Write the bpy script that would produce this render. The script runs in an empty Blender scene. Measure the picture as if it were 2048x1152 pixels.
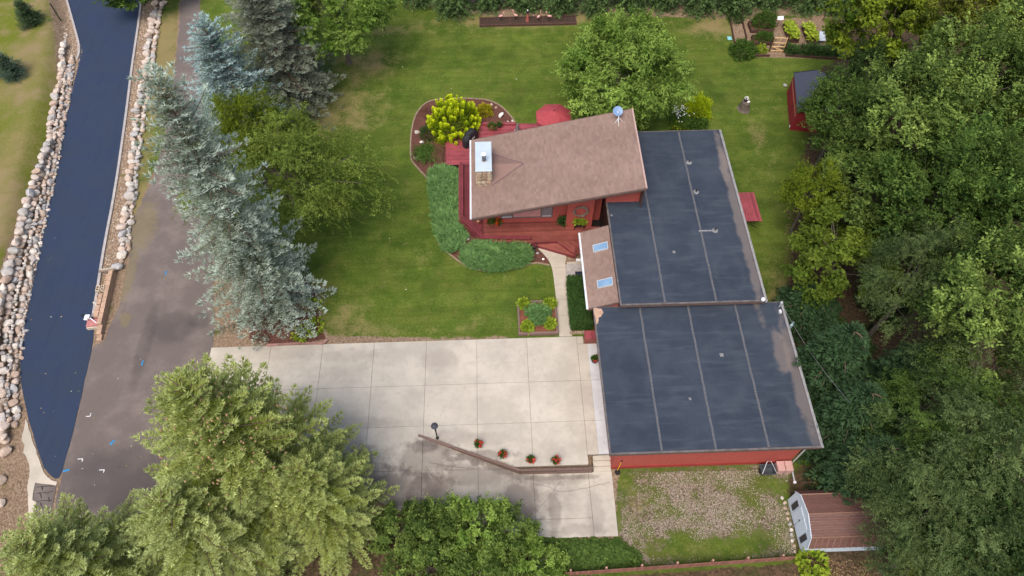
import bpy, math, random
import numpy as np
from mathutils import Vector, Matrix
R = math.radians
scene = bpy.context.scene
col = scene.collection

# ------------------------------------------------------------------ camera, sky, sun, exposure
CAM_H, FPX, DEP, YAW = 38.0, 1420.0, R(57), R(2)
cam = bpy.data.objects.new('camera', bpy.data.cameras.new('camera'))
col.objects.link(cam)
cam.location = (0, 0, CAM_H)
cam.rotation_euler = (R(90) - DEP, 0, -YAW)
cam.data.sensor_width = 36
cam.data.lens = 36 * FPX / 2048
cam.data.clip_end = 3000
scene.camera = cam

SUN_EL, SUN_AZ = R(62), R(205)          # azimuth clockwise from north
world = bpy.data.worlds.new('World'); scene.world = world; world.use_nodes = True
wn = world.node_tree.nodes
sky = wn.new('ShaderNodeTexSky'); sky.sky_type = 'NISHITA'; sky.sun_disc = False
sky.sun_elevation = SUN_EL; sky.sun_rotation = SUN_AZ
sky.air_density = 1.0; sky.dust_density = 4.0; sky.ozone_density = 1.0
bg = wn['Background']; bg.inputs['Strength'].default_value = 0.15
world.node_tree.links.new(sky.outputs[0], bg.inputs['Color'])
sun = bpy.data.objects.new('sun', bpy.data.lights.new('sun', 'SUN')); col.objects.link(sun)
sun.data.energy = 1.4; sun.data.angle = R(36); sun.data.color = (1, .94, .86)
sun.rotation_euler = (R(90) - SUN_EL, 0, R(180) - SUN_AZ)
scene.view_settings.view_transform = 'Standard'; scene.view_settings.look = 'None'
scene.view_settings.exposure = 0.66; scene.view_settings.gamma = 1.0
scene.view_settings.use_curve_mapping = False
scene.cycles.max_bounces = 6; scene.cycles.transparent_max_bounces = 4
scene.cycles.diffuse_bounces = 3; scene.cycles.glossy_bounces = 2; scene.cycles.transmission_bounces = 3

# ------------------------------------------------------------------ survey: photograph point -> place on the plot (x east, y north along the house)
SD, CD, SY, CY = math.sin(DEP), math.cos(DEP), math.sin(YAW), math.cos(YAW)
def g(px, py, z=0.0):
    u = (px - 1024) / FPX; v = (py - 576) / FPX
    t = (z - CAM_H) / (-SD - v * CD)
    x, y = u * t, (CD - v * SD) * t
    return (x * CY + y * SY, -x * SY + y * CY, z)
def gp(pts, z=0.0): return [g(a, b, z)[:2] for a, b in pts]

# ------------------------------------------------------------------ object helpers
def tag(o, label=None, cat=None, group=None, kind=None):
    if label: o['label'] = label
    if cat: o['category'] = cat
    if group: o['group'] = group
    if kind: o['kind'] = kind
    return o
ORG = {}
def thing(name, loc, label, cat, group=None):
    o = bpy.data.objects.new(name, None); o.empty_display_size = .2
    col.objects.link(o); o.location = loc; ORG[o.name] = Vector(loc)
    return tag(o, label, cat, group)
def setmats(me, mats):
    for m in (mats if isinstance(mats, (list, tuple)) else [mats]): me.materials.append(m)
def link(name, me, parent=None, loc=None):
    o = bpy.data.objects.new(name, me); col.objects.link(o)
    if parent: o.parent = parent
    if loc is not None: o.location = loc
    return o
def org(o):
    return ORG.get(o.name, Vector((0, 0, 0))) if o else Vector((0, 0, 0))
class MB:
    """collects shapes in world coordinates, build() makes ONE mesh object"""
    def __init__(s): s.v = []; s.f = []; s.m = []; s.c = []; s.cc = None
    def add(s, vs, fs, m=0):
        b = len(s.v); s.v += [tuple(p) for p in vs]
        s.f += [tuple(b + i for i in f) for f in fs]; s.m += [m] * len(fs)
        if s.cc is not None: s.c += [s.cc] * len(vs)
        return s
    def box(s, a, b, m=0, M=None):
        x0, y0, z0 = a; x1, y1, z1 = b
        vs = [(x0,y0,z0),(x1,y0,z0),(x1,y1,z0),(x0,y1,z0),(x0,y0,z1),(x1,y0,z1),(x1,y1,z1),(x0,y1,z1)]
        if M is not None: vs = [M @ Vector(p) for p in vs]
        return s.add(vs, [(0,3,2,1),(4,5,6,7),(0,1,5,4),(1,2,6,5),(2,3,7,6),(3,0,4,7)], m)
    def bbox(s, a, b, w=.01, m=0, M=None):
        """box with chamfered top edges"""
        x0, y0, z0 = a; x1, y1, z1 = b
        lo = [(x0,y0,z0),(x1,y0,z0),(x1,y1,z0),(x0,y1,z0)]
        mi = [(x, y, z1 - w) for x, y, _ in lo]
        hi = [(x0+w,y0+w,z1),(x1-w,y0+w,z1),(x1-w,y1-w,z1),(x0+w,y1-w,z1)]
        vs = lo + mi + hi
        if M is not None: vs = [M @ Vector(p) for p in vs]
        fs = [(3,2,1,0),(8,9,10,11)]
        for k in range(4):
            j = (k + 1) % 4
            fs += [(k, j, 4+j, 4+k), (4+k, 4+j, 8+j, 8+k)]
        return s.add(vs, fs, m)
    def prism(s, poly, z0, z1, m=0):
        n = len(poly)
        zb = z0 if callable(z0) else (lambda x, y: z0)
        zt = z1 if callable(z1) else (lambda x, y: z1)
        a = sum(poly[i][0]*poly[(i+1)%n][1] - poly[(i+1)%n][0]*poly[i][1] for i in range(n))
        if a < 0: poly = poly[::-1]
        vs = [(x, y, zb(x, y)) for x, y in poly] + [(x, y, zt(x, y)) for x, y in poly]
        fs = [tuple(range(n))[::-1], tuple(range(n, 2*n))] + [(i, (i+1)%n, n+(i+1)%n, n+i) for i in range(n)]
        return s.add(vs, fs, m)
    def tube(s, pts, r, n=8, m=0, cap=True):
        pts = [Vector(p) for p in pts]; k = len(pts)
        rs = r if isinstance(r, (list, tuple)) else [r] * k
        vs = []
        for i, p in enumerate(pts):
            t = (pts[min(i+1, k-1)] - pts[max(i-1, 0)]).normalized()
            a = t.cross(Vector((0, 0, 1)) if abs(t.z) < .9 else Vector((1, 0, 0))).normalized(); b = t.cross(a)
            for j in range(n):
                w = 2 * math.pi * j / n
                vs.append(p + (a * math.cos(w) + b * math.sin(w)) * rs[i])
        fs = [(i*n+j, (i+1)*n+j, (i+1)*n+(j+1)%n, i*n+(j+1)%n) for i in range(k-1) for j in range(n)]
        if cap: fs += [tuple(range(n)), tuple(range((k-1)*n, k*n))[::-1]]
        return s.add(vs, fs, m)
    def lathe(s, c, prof, n=16, m=0, sx=1, sy=1):
        """prof: list of (radius, z) from bottom to top about centre c"""
        vs = [(c[0] + r*sx*math.cos(2*math.pi*j/n), c[1] + r*sy*math.sin(2*math.pi*j/n), c[2] + z) for r, z in prof for j in range(n)]
        k = len(prof)
        fs = [(i*n+j, i*n+(j+1)%n, (i+1)*n+(j+1)%n, (i+1)*n+j) for i in range(k-1) for j in range(n)]
        fs += [tuple(range(n))[::-1], tuple(range((k-1)*n, k*n))]
        return s.add(vs, fs, m)
    def build(s, name, mats, parent=None, smooth=False, origin=None):
        """vertices are stored relative to the parent's place (or to origin)"""
        off = org(parent) if parent else (Vector(origin) if origin else Vector((0, 0, 0)))
        me = bpy.data.meshes.new(name)
        me.from_pydata([(x-off.x, y-off.y, z-off.z) for x, y, z in s.v], [], s.f)
        setmats(me, mats)
        if len(me.materials) > 1: me.polygons.foreach_set('material_index', s.m)
        if smooth: me.polygons.foreach_set('use_smooth', [True] * len(me.polygons))
        if s.cc is not None:
            at = me.color_attributes.new('col', 'FLOAT_COLOR', 'POINT')
            at.data.foreach_set('color', np.array([(*c, 1) for c in s.c], dtype=np.float32).ravel())
        o = link(name, me, parent)
        ORG[o.name] = off.copy()
        if origin and not parent: o.location = origin
        return o
def npmesh(name, V, k, mats, cols=None, parent=None, loc=None, smooth=False):
    """V: (n*k,3) vertices, every k in a row are one face"""
    V = np.asarray(V, dtype=np.float32).reshape(-1, 3); nv = len(V); nf = nv // k
    me = bpy.data.meshes.new(name)
    me.vertices.add(nv); me.vertices.foreach_set('co', V.ravel())
    me.loops.add(nv); me.loops.foreach_set('vertex_index', np.arange(nv, dtype=np.int32))
    me.polygons.add(nf); me.polygons.foreach_set('loop_start', np.arange(0, nv, k, dtype=np.int32))
    me.polygons.foreach_set('loop_total', np.full(nf, k, dtype=np.int32))
    if smooth: me.polygons.foreach_set('use_smooth', np.ones(nf, dtype=bool))
    if cols is not None:
        at = me.color_attributes.new('col', 'FLOAT_COLOR', 'POINT')
        c = np.ones((nv, 4), np.float32); c[:, :3] = cols
        at.data.foreach_set('color', c.ravel())
    me.update(calc_edges=True); setmats(me, mats)
    return link(name, me, parent, loc) if parent is not False else me
def clip(poly, a, b, c):
    """keep the side a*x+b*y>=c of a convex polygon"""
    out = []; n = len(poly)
    for i in range(n):
        p, q = poly[i], poly[(i+1) % n]; dp = a*p[0]+b*p[1]-c; dq = a*q[0]+b*q[1]-c
        if dp >= 0: out.append(p)
        if (dp > 0 > dq) or (dp < 0 < dq):
            t = dp / (dp - dq); out.append((p[0]+(q[0]-p[0])*t, p[1]+(q[1]-p[1])*t))
    return out
def area(poly):
    return abs(sum(poly[i][0]*poly[(i+1)%len(poly)][1]-poly[(i+1)%len(poly)][0]*poly[i][1] for i in range(len(poly))))/2 if len(poly) > 2 else 0
def clip_left(poly, p, q):
    """keep what lies left of the line p->q"""
    a, b = -(q[1]-p[1]), q[0]-p[0]
    return clip(poly, a, b, a*p[0]+b*p[1])
def inside(poly, X, Y):
    r = np.zeros(np.shape(X), bool); n = len(poly)
    for i in range(n):
        (x0, y0), (x1, y1) = poly[i], poly[(i+1) % n]
        if y0 == y1: continue
        c = ((y0 > Y) != (y1 > Y)) & (X < (x1-x0)*(Y-y0)/(y1-y0)+x0); r ^= c
    return r
def sdist(poly, X, Y):
    d = np.full(np.shape(X), 1e9); n = len(poly)
    for i in range(n):
        (x0, y0), (x1, y1) = poly[i], poly[(i+1) % n]; dx, dy = x1-x0, y1-y0
        t = np.clip(((X-x0)*dx+(Y-y0)*dy)/(dx*dx+dy*dy+1e-9), 0, 1)
        d = np.minimum(d, np.hypot(X-x0-t*dx, Y-y0-t*dy))
    return np.where(inside(poly, X, Y), d, -d)
def smoothpoly(pts, it=2, closed=True):
    for _ in range(it):
        q = []; n = len(pts)
        if not closed: q.append(pts[0])
        for i in range(n if closed else n-1):
            a, b = pts[i], pts[(i+1) % n]
            q += [(a[0]*.75+b[0]*.25, a[1]*.75+b[1]*.25), (a[0]*.25+b[0]*.75, a[1]*.25+b[1]*.75)]
        if not closed: q.append(pts[-1])
        pts = q
    return pts
def jag(pts, step, amp, seed, closed=True):
    rg = random.Random(seed); q = []; n = len(pts)
    for i in range(n if closed else n-1):
        a, b = Vector(pts[i]), Vector(pts[(i+1) % n]); L = (b-a).length; k = max(1, int(L/step))
        nr = Vector((-(b-a).y, (b-a).x)).normalized() if L > 0 else Vector((0, 0))
        for j in range(k):
            p = a + (b-a)*j/k + nr*rg.uniform(-amp, amp); q.append((p.x, p.y))
    if not closed: q.append(tuple(pts[-1]))
    return q
def sheet(name, poly, z, mats, parent=None, kind='structure'):
    """flat polygon (may be concave), triangulated"""
    from mathutils.geometry import tessellate_polygon
    zf = z if callable(z) else (lambda x, y: z)
    tris = tessellate_polygon([[Vector((x, y, 0)) for x, y in poly]])
    mb = MB(); fs = []
    for t in tris:
        a, b, c = [poly[i] for i in t]
        s = (b[0]-a[0])*(c[1]-a[1])-(c[0]-a[0])*(b[1]-a[1])
        fs.append(t if s > 0 else (t[0], t[2], t[1]))
    mb.add([(x, y, zf(x, y)) for x, y in poly], fs)
    o = mb.build(name, mats, parent)
    if not parent: o['kind'] = kind
    return o
def ribbon(pts, w, z0, z1, closed=False):
    """strip of boxes following a path"""
    mb = MB(); n = len(pts); L = []; Rr = []
    for i in range(n):
        a = Vector(pts[(i-1) % n] if (closed or i > 0) else pts[i]); b = Vector(pts[(i+1) % n] if (closed or i < n-1) else pts[i])
        t = (b-a).normalized(); nr = Vector((-t.y, t.x)); p = Vector(pts[i])
        L.append(p+nr*w/2); Rr.append(p-nr*w/2)
    vs = []
    for i in range(n):
        zz = z0(*pts[i]) if callable(z0) else z0; zt = z1(*pts[i]) if callable(z1) else z1
        vs += [(L[i].x, L[i].y, zz), (Rr[i].x, Rr[i].y, zz), (Rr[i].x, Rr[i].y, zt), (L[i].x, L[i].y, zt)]
    fs = []
    for i in range(n if closed else n-1):
        a, b = 4*i, 4*((i+1) % n)
        fs += [(a+3, a+2, b+2, b+3), (a, a+3, b+3, b), (a+2, a+1, b+1, b+2)]
    if not closed: fs += [(0, 1, 2, 3), (4*n-4, 4*n-1, 4*n-2, 4*n-3)]
    mb.add(vs, fs); return mb

# ------------------------------------------------------------------ procedural materials
class NT:
    def __init__(s, name):
        s.mat = bpy.data.materials.new(name); s.mat.use_nodes = True
        s.t = s.mat.node_tree; s.n = s.t.nodes; s.l = s.t.links
        s.b = s.n['Principled BSDF']; s.out = s.n['Material Output']
        s.pos = None
    def P(s):
        if s.pos is None: s.pos = s.n.new('ShaderNodeNewGeometry').outputs['Position']
        return s.pos
    def put(s, sock, v):
        if isinstance(v, bpy.types.NodeSocket): s.l.new(v, sock)
        elif isinstance(v, (tuple, list)) and len(v) == 3 and sock.type == 'RGBA': sock.default_value = (*v, 1)
        else: sock.default_value = v
    def noise(s, scale, detail=3, rough=.55, vec=None, dist=0):
        k = s.n.new('ShaderNodeTexNoise'); k.inputs['Scale'].default_value = scale
        k.inputs['Detail'].default_value = detail; k.inputs['Roughness'].default_value = rough; k.inputs['Distortion'].default_value = dist
        s.l.new(vec if vec is not None else s.P(), k.inputs['Vector']); return k.outputs['Fac']
    def voro(s, scale, vec=None, out='Color'):
        k = s.n.new('ShaderNodeTexVoronoi'); k.inputs['Scale'].default_value = scale
        s.l.new(vec if vec is not None else s.P(), k.inputs['Vector']); return k.outputs[out]
    def m(s, op, a, b=0.0, c=None):
        k = s.n.new('ShaderNodeMath'); k.operation = op; s.put(k.inputs[0], a); s.put(k.inputs[1], b)
        if c is not None: s.put(k.inputs[2], c)
        return k.outputs[0]
    def ss(s, v, lo, hi, a=0., b=1.):
        k = s.n.new('ShaderNodeMapRange'); k.interpolation_type = 'SMOOTHSTEP'
        for i, q in enumerate((v, lo, hi, a, b)): s.put(k.inputs[i], q)
        return k.outputs[0]
    def mix(s, f, a, b, mode='MIX'):
        k = s.n.new('ShaderNodeMix'); k.data_type = 'RGBA'; k.blend_type = mode
        s.put(k.inputs[0], f); s.put(k.inputs[6], a); s.put(k.inputs[7], b); return k.outputs[2]
    def attr(s, name):
        k = s.n.new('ShaderNodeAttribute'); k.attribute_name = name; return k
    def sep(s, c):
        k = s.n.new('ShaderNodeSeparateColor'); s.l.new(c, k.inputs[0]); return k.outputs
    def bump(s, h, strength=.3, dist=.02):
        k = s.n.new('ShaderNodeBump'); k.inputs['Strength'].default_value = strength; k.inputs['Distance'].default_value = dist
        s.l.new(h, k.inputs['Height']); s.l.new(k.outputs[0], s.b.inputs['Normal'])
    def stretch(s, sc):
        k = s.n.new('ShaderNodeMapping'); k.inputs['Scale'].default_value = sc; s.l.new(s.P(), k.inputs['Vector']); return k.outputs[0]
    def done(s, c, rough=.8, spec=.25, metal=0.):
        s.put(s.b.inputs['Base Color'], c); s.put(s.b.inputs['Roughness'], rough)
        s.b.inputs['Specular IOR Level'].default_value = spec; s.b.inputs['Metallic'].default_value = metal
        return s.mat
    def blob(s, x, y, r, r2=None, wob=.6, nscale=.9):
        """soft irregular spot at (x,y)"""
        k = s.n.new('ShaderNodeVectorMath'); k.operation = 'MULTIPLY_ADD'
        s.l.new(s.P(), k.inputs[0]); k.inputs[1].default_value = (1/r, 1/(r2 or r), 0); k.inputs[2].default_value = (-x/r, -y/(r2 or r), 0)
        q = s.n.new('ShaderNodeVectorMath'); q.operation = 'LENGTH'; s.l.new(k.outputs[0], q.inputs[0])
        d = s.m('MULTIPLY_ADD', s.noise(nscale, 5, .65), wob*2, s.m('SUBTRACT', q.outputs['Value'], wob))
        return s.ss(d, 1.15, .55)
def cmul(c, k): return tuple(min(1, x*k) for x in c)
def simple(name, c, rough=.8, var=.18, scale=6, bump=.15, bdist=.01, spec=.25, metal=0., fine=60, rnd=.0, streak=None):
    s = NT(name); v = s.stretch(streak) if streak else None
    n = s.m('ADD', s.m('MULTIPLY', s.noise(scale, 4, vec=v), .65), s.m('MULTIPLY', s.noise(fine, 2, vec=v), .35))
    n = s.ss(n, .3, .7)
    cc = s.mix(n, cmul(c, 1-var), cmul(c, 1+var))
    if rnd:
        k = s.n.new('ShaderNodeObjectInfo')
        cc = s.mix(1., cc, s.mix(k.outputs['Random'], cmul((1, 1, 1), 1-rnd), (1, 1, 1)), 'MULTIPLY')
    if bump: s.bump(n, bump, bdist)
    return s.done(cc, rough, spec, metal)
def vcol(name, tint=(1, 1, 1), rough=.8, var=.15, scale=30, bump=.2, spec=.2):
    s = NT(name); a = s.attr('col').outputs['Color']; n = s.noise(scale, 3)
    cc = s.mix(1., s.mix(1., a, tint, 'MULTIPLY'), s.mix(s.ss(n, .3, .7), cmul((1, 1, 1), 1-var), (1, 1, 1)), 'MULTIPLY')
    if bump: s.bump(n, bump, .01)
    return s.done(cc, rough, spec)
def leafmat(name, tint, trans=.3, rough=.55, spec=.25):
    s = NT(name); a = s.attr('col').outputs['Color']
    cc = s.mix(1., a, tint, 'MULTIPLY'); s.done(cc, rough, spec)
    t = s.n.new('ShaderNodeBsdfTranslucent'); s.l.new(s.mix(1., cc, (1.25, 1.2, .6), 'MULTIPLY'), t.inputs['Color'])
    mx = s.n.new('ShaderNodeMixShader'); mx.inputs[0].default_value = trans
    s.l.new(s.b.outputs[0], mx.inputs[1]); s.l.new(t.outputs[0], mx.inputs[2]); s.l.new(mx.outputs[0], s.out.inputs['Surface'])
    return s.mat
# ------------------------------------------------------------------ terrain
def sst(x): x = np.clip(x, 0, 1); return x*x*(3-2*x)
def wall_n(e):
    e = np.asarray(e, float)
    return np.where(e < .88, 14.84 - (e+4.5)*.3922, np.where(e < 4.93, 12.70, np.where(e < 5.9, 13.5, 12.95)))
def drop(e): return -.5*sst((np.asarray(e, float)+4.5)/5.6)
LW = [g(a, b)[:2] for a, b in ((118,-40),(140,60),(138,110),(128,170),(112,250),(82,350),(62,450),(40,545),(22,640),(10,740),(-5,850),(-20,950))]
LWn = np.array([p[1] for p in LW])[::-1]; LWe = np.array([p[0] for p in LW])[::-1]
def gz(e, n):
    e = np.asarray(e, float); n = np.asarray(n, float)
    s = sst((wall_n(e)+.45-n)/.35)
    s2 = sst((20.5-n)/8)
    w = sst((e-15.8)/1.2)
    z = drop(e)*(s*(1-w)+s2*w)
    le = np.interp(n, LWn, LWe)
    z = z + .85*sst((le+.1-e)/1.5)*sst((n-11)/8)
    return z
def gzf(e, n): return float(gz(e, n))
def gg(px, py):
    """photograph point on the terrain"""
    z = 0.
    for _ in range(6):
        x, y, _z = g(px, py, z); z = gzf(x, y)
    return (x, y, z)

ax = np.concatenate([[-900,-400,-200,-120,-80,-62], np.arange(-52, 52.1, .32), [62,80,120,200,400,900]])
ay = np.concatenate([[-600,-250,-100,-40,-12], np.arange(0, 64.1, .32), [72,90,130,220,450,1200]])
GX, GY = np.meshgrid(ax, ay)
GZ = gz(GX, GY) - np.where((GX > -4.45) & (GX < 5.85) & (GY > 9.45) & (GY < wall_n(GX)+.2), .14, 0)
def pm(px, soft, z=0.): return np.clip(.5 + sdist(gp(px, z), GX, GY)/(2*soft), 0, 1)
def el(px, py, rx, ry=None, s=1.):
    x, y, _ = g(px, py); ry = ry or rx
    return s*np.exp(-(((GX-x)/rx)**2+((GY-y)/ry)**2))
dirt = np.maximum.reduce([
    pm([(95,-60),(132,-60),(135,0),(163,100),(157,130),(118,300),(62,590),(40,720),(55,830),(62,900),(60,1060),(130,1060),(120,1300),(-300,1300),(-300,860),(-60,760),(-5,620),(25,500),(60,400),(95,300),(118,180),(118,90)], .35),
    pm([(280,-40),(330,-40),(318,60),(300,140),(280,240),(262,400),(250,520),(236,680),(186,690),(188,620),(228,384),(262,130)], .3),
    pm([(820,-200),(1680,-200),(1680,40),(1560,30),(1450,38),(1160,30),(1000,36),(900,22),(830,6)], .7)*.95,
    pm([(590,-100),(640,-20),(620,60),(560,40)], .8)*.6,
    pm([(1040,680),(1240,672),(1240,930),(1230,1080),(760,1020),(425,900),(425,665)], .3),
    pm([(600,560),(640,590),(645,640),(660,680),(520,700),(430,660),(430,500)], .4),
    pm([(1460,36),(1648,36),(1655,118),(1470,115)], .3)*.9,
    pm([(640,675),(1030,668),(1030,684),(640,692)], .3)*.62,
    pm([(1060,480),(1180,480),(1180,570),(1128,570),(1125,520),(1095,500)], .25),
])
gravel = np.maximum(pm([(1224,938),(1585,930),(1580,1000),(1600,1112),(1560,1118),(1300,1138),(1235,1080)], .35, -.5),
                    pm([(1225,936),(1260,936),(1260,1040),(1240,1075)], .3, -.5))
GREEN = [(*g(a, b, -.5)[:2], rx, ry, k) for a, b, rx, ry, k in ((1262,1010,.9,1.9,.6),(1245,960,.6,.5,.9),(1420,1100,3.0,.8,.8),(1355,1085,.8,.7,.6),(1345,1020,.7,.6,.6),(1300,990,.6,.6,.4),(1430,970,.5,.5,.5),(1500,1000,.8,1.0,.35),(1545,970,.9,.7,.7),(1500,1085,1.6,.6,.7),(1570,1000,.6,1.2,.5))]
def green_holes(x, y): return sum(k*np.exp(-(((x-a)/rx)**2+((y-b)/ry)**2)) for a, b, rx, ry, k in GREEN)
gravel = np.clip(gravel-.8*green_holes(GX, GY), 0, 1)
wood = np.maximum.reduce([
    pm([(1660,-300),(1660,60),(1690,110),(1640,140),(1625,250),(1600,330),(1590,420),(1582,520),(1572,590),(1560,600),(1640,880),(1660,905),(1580,945),(1600,1110),(1700,1180),(1700,1500),(4500,1500),(4500,-300)], .8),
    pm([(700,1010),(880,1048),(1085,1078),(1240,1085),(1280,1115),(1150,1150),(1100,1400),(0,1400),(0,1100),(150,1060),(330,1000)], .6),
    pm([(1128,1160),(1590,1126),(1700,1150),(1700,1600),(1000,1600),(1000,1180)], .3, -.5),
    pm([(-900,-420),(3500,-420),(3500,-30),(1600,10),(900,-10),(600,-30),(-900,-120)], 1.2),
])
left = pm([(118,-200),(118,60),(122,170),(95,270),(66,370),(45,450),(25,540),(5,640),(-20,760),(-400,760),(-900,-200)], .5)
dry = sum([el(690,225,3.8,2.6,.42), el(700,140,3.5,4,.38), el(1000,45,9,2.0,.45), el(760,120,3,2,.3), el(1400,60,6,2,.3), el(1545,330,1.6,8,.3), el(1500,180,4,4,.15), el(700,600,3,2,.25), el(900,560,3,1.5,.15), el(720,250,1.6,1.2,.2), el(640,270,1.2,3,.3), el(1110,35,7,1.0,.5), el(1430,50,2.2,1.6,.55), el(1480,300,1.8,2.2,.15),
           el(1560,560,1.2,3,.45), el(845,505,1.0,1.4,.35), el(770,60,3,1,.35), el(680,640,2.6,1.6,.35), el(980,640,2.4,1,.3),
           el(800,660,6,.6,.35), el(1515,265,.8,.8,.2), el(870,190,6,4,.12), el(40,160,3.5,6,.55), el(20,330,2.5,4,.45), el(60,300,1.2,9,.2),
           el(1240,900,3,3,.2), el(350,100,3,6,.45), el(290,420,1.2,3,.5), el(630,580,.8,1.6,.5), el(1540,640,1.5,2.5,.5)])
dirt = np.maximum.reduce([dirt, pm([(118,-60),(132,0),(150,60),(162,100),(140,200),(103,384),(62,590),(40,720),(50,830),(66,930),(60,1060),(130,1060),(150,880),(190,690),(255,700),(262,560),(250,520),(228,384),(262,130),(290,-60)], .3),
    pm([(90,1230),(104,1045),(135,905),(187,692),(237,610),(266,440),(325,300),(345,180),(364,-60),(400,-60),(402,200),(430,500),(430,660),(400,860),(330,1060),(260,1230)], .35)])
dry = dry+sum([el(330,60,1.6,5,.5), el(305,200,1.4,5,.55), el(280,330,1.0,4,.55), el(262,470,.8,4,.6), el(1262,1010,1.2,2.0,.5), el(1420,1100,3.0,.9,.3), el(1545,970,.9,.9,.45), el(1345,1020,1.5,1.5,.4), el(520,500,2,3,.4)])
verts = np.stack([GX, GY, GZ], -1).reshape(-1, 3)
ny, nx = GX.shape
I = np.arange(ny*nx).reshape(ny, nx)
quads = np.stack([I[:-1,:-1], I[:-1,1:], I[1:,1:], I[1:,:-1]], -1).reshape(-1)
me = bpy.data.meshes.new('ground'); nf = len(quads)//4
me.vertices.add(len(verts)); me.vertices.foreach_set('co', verts.astype(np.float32).ravel())
me.loops.add(len(quads)); me.loops.foreach_set('vertex_index', quads.astype(np.int32))
me.polygons.add(nf); me.polygons.foreach_set('loop_start', np.arange(0, nf*4, 4, dtype=np.int32)); me.polygons.foreach_set('loop_total', np.full(nf, 4, dtype=np.int32))
me.polygons.foreach_set('use_smooth', np.ones(nf, bool))
for nm, chs in (('m1', (dirt, gravel, dry)), ('m2', (wood, left, left*0))):
    at = me.color_attributes.new(nm, 'FLOAT_COLOR', 'POINT')
    a = np.ones((ny*nx, 4), np.float32)
    for i, c in enumerate(chs): a[:, i] = np.clip(c, 0, 1).ravel()
    at.data.foreach_set('color', a.ravel())
me.update(calc_edges=True)
def ground_mat():
    s = NT('lawn_ground')
    a = s.sep(s.attr('m1').outputs['Color']); b = s.sep(s.attr('m2').outputs['Color'])
    n1, n2, n3, n4 = s.noise(.16, 3), s.noise(.9, 4, .6), s.noise(7, 3, .6), s.noise(20, 4, .75)
    rag = s.noise(2.2, 5, .7)
    # grass
    v = s.m('ADD', s.m('MULTIPLY', n1, .3), s.m('ADD', s.m('MULTIPLY', n2, .4), s.m('MULTIPLY', n3, .3)))
    c = s.mix(s.ss(v, .36, .64), (.040, .076, .009), (.108, .150, .022))
    c = s.mix(s.ss(s.noise(.5, 5, .68), .42, .66, 0, .75), c, s.mix(n3, (.066, .098, .012), (.150, .165, .036)))
    c = s.mix(s.ss(s.noise(1.7, 5, .7), .54, .70, 0, .6), c, s.mix(n3, (.12, .125, .030), (.20, .175, .065)))
    c = s.mix(s.ss(s.noise(.33, 4, .6), .52, .68, 0, .6), c, s.mix(n3, (.030, .056, .008), (.06, .09, .014)))
    stripe = s.noise(1.0, 3, .6, s.stretch((.16, 1.9, 1)))
    c = s.mix(s.ss(stripe, .5, .62, 0, .55), c, (.066, .105, .013))
    mow = s.noise(1.0, 3, .55, s.stretch((.10, .95, 1)), .8)
    c = s.mix(1., c, s.mix(s.ss(mow, .38, .62), (.90, .91, .87), (1.06, 1.06, 1.03)), 'MULTIPLY')
    c = s.mix(s.ss(n4, .25, .75), s.mix(1., c, (.56, .58, .52), 'MULTIPLY'), s.mix(1., c, (1.42, 1.38, 1.5), 'MULTIPLY'))
    # left lawn: yellower
    c = s.mix(s.ss(b[1], .35, .65), c, s.mix(s.ss(s.m('ADD', s.m('MULTIPLY', n1, .55), s.m('MULTIPLY', n2, .45)), .40, .60), s.mix(n3, (.19, .15, .07), (.26, .20, .10)), s.mix(n3, (.085, .115, .012), (.15, .165, .02))))
    # dry patches
    dv = s.m('ADD', s.m('MULTIPLY', n2, .9), s.m('MULTIPLY', n3, .5))
    dm = s.ss(s.m('ADD', a[2], s.m('MULTIPLY', s.m('SUBTRACT', dv, .7), 1.2)), .28, .85, 0, .85)
    c = s.mix(dm, c, s.mix(n4, (.17, .125, .05), (.30, .235, .115)))
    # woodland floor
    r2 = s.m('MULTIPLY', s.m('SUBTRACT', rag, .5), .9)
    wf = s.mix(s.ss(n3, .35, .65), (.045, .032, .018), (.11, .07, .042))
    wf = s.mix(s.ss(n4, .55, .75, 0, .6), wf, (.16, .10, .07))
    wf = s.mix(s.ss(n2, .5, .72, 0, .55), wf, (.035, .055, .012))
    c = s.mix(s.ss(s.m('ADD', b[0], r2), .4, .6), c, wf)
    # bare dirt
    dt = s.mix(s.ss(n3, .3, .7), (.15, .10, .065), (.30, .215, .145))
    dt = s.mix(s.ss(n4, .55, .8), dt, (.42, .33, .24))
    dt = s.mix(s.ss(n2, .56, .74, 0, .7), dt, (.12, .12, .03))
    c = s.mix(s.ss(s.m('ADD', a[0], r2), .4, .62), c, dt)
    # gravel bed overgrown with grass
    cell = s.voro(11)
    gr = s.mix(s.ss(s.sep(cell)[0], .1, .9), (.080, .060, .040), (.25, .195, .148))
    hole = s.ss(s.m('ADD', s.m('MULTIPLY', s.noise(.75, 5, .7), 1.0), s.m('MULTIPLY', n3, .35)), .60, .74)
    gg_ = s.mix(hole, gr, s.mix(n3, (.05, .075, .012), (.12, .13, .03)))
    c = s.mix(s.ss(s.m('ADD', a[1], s.m('MULTIPLY', s.m('SUBTRACT', s.noise(3.5, 5, .75), .5), 1.5)), .25, .75), c, gg_)
    h = s.m('ADD', n4, s.m('MULTIPLY', s.noise(15, 3), .7))
    s.bump(h, .5, .05)
    return s.done(c, .95, .1)
ground = link('ground', me); me.materials.append(ground_mat()); ground['kind'] = 'structure'
tag(ground, 'mown lawn and bare earth of the plot')

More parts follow.
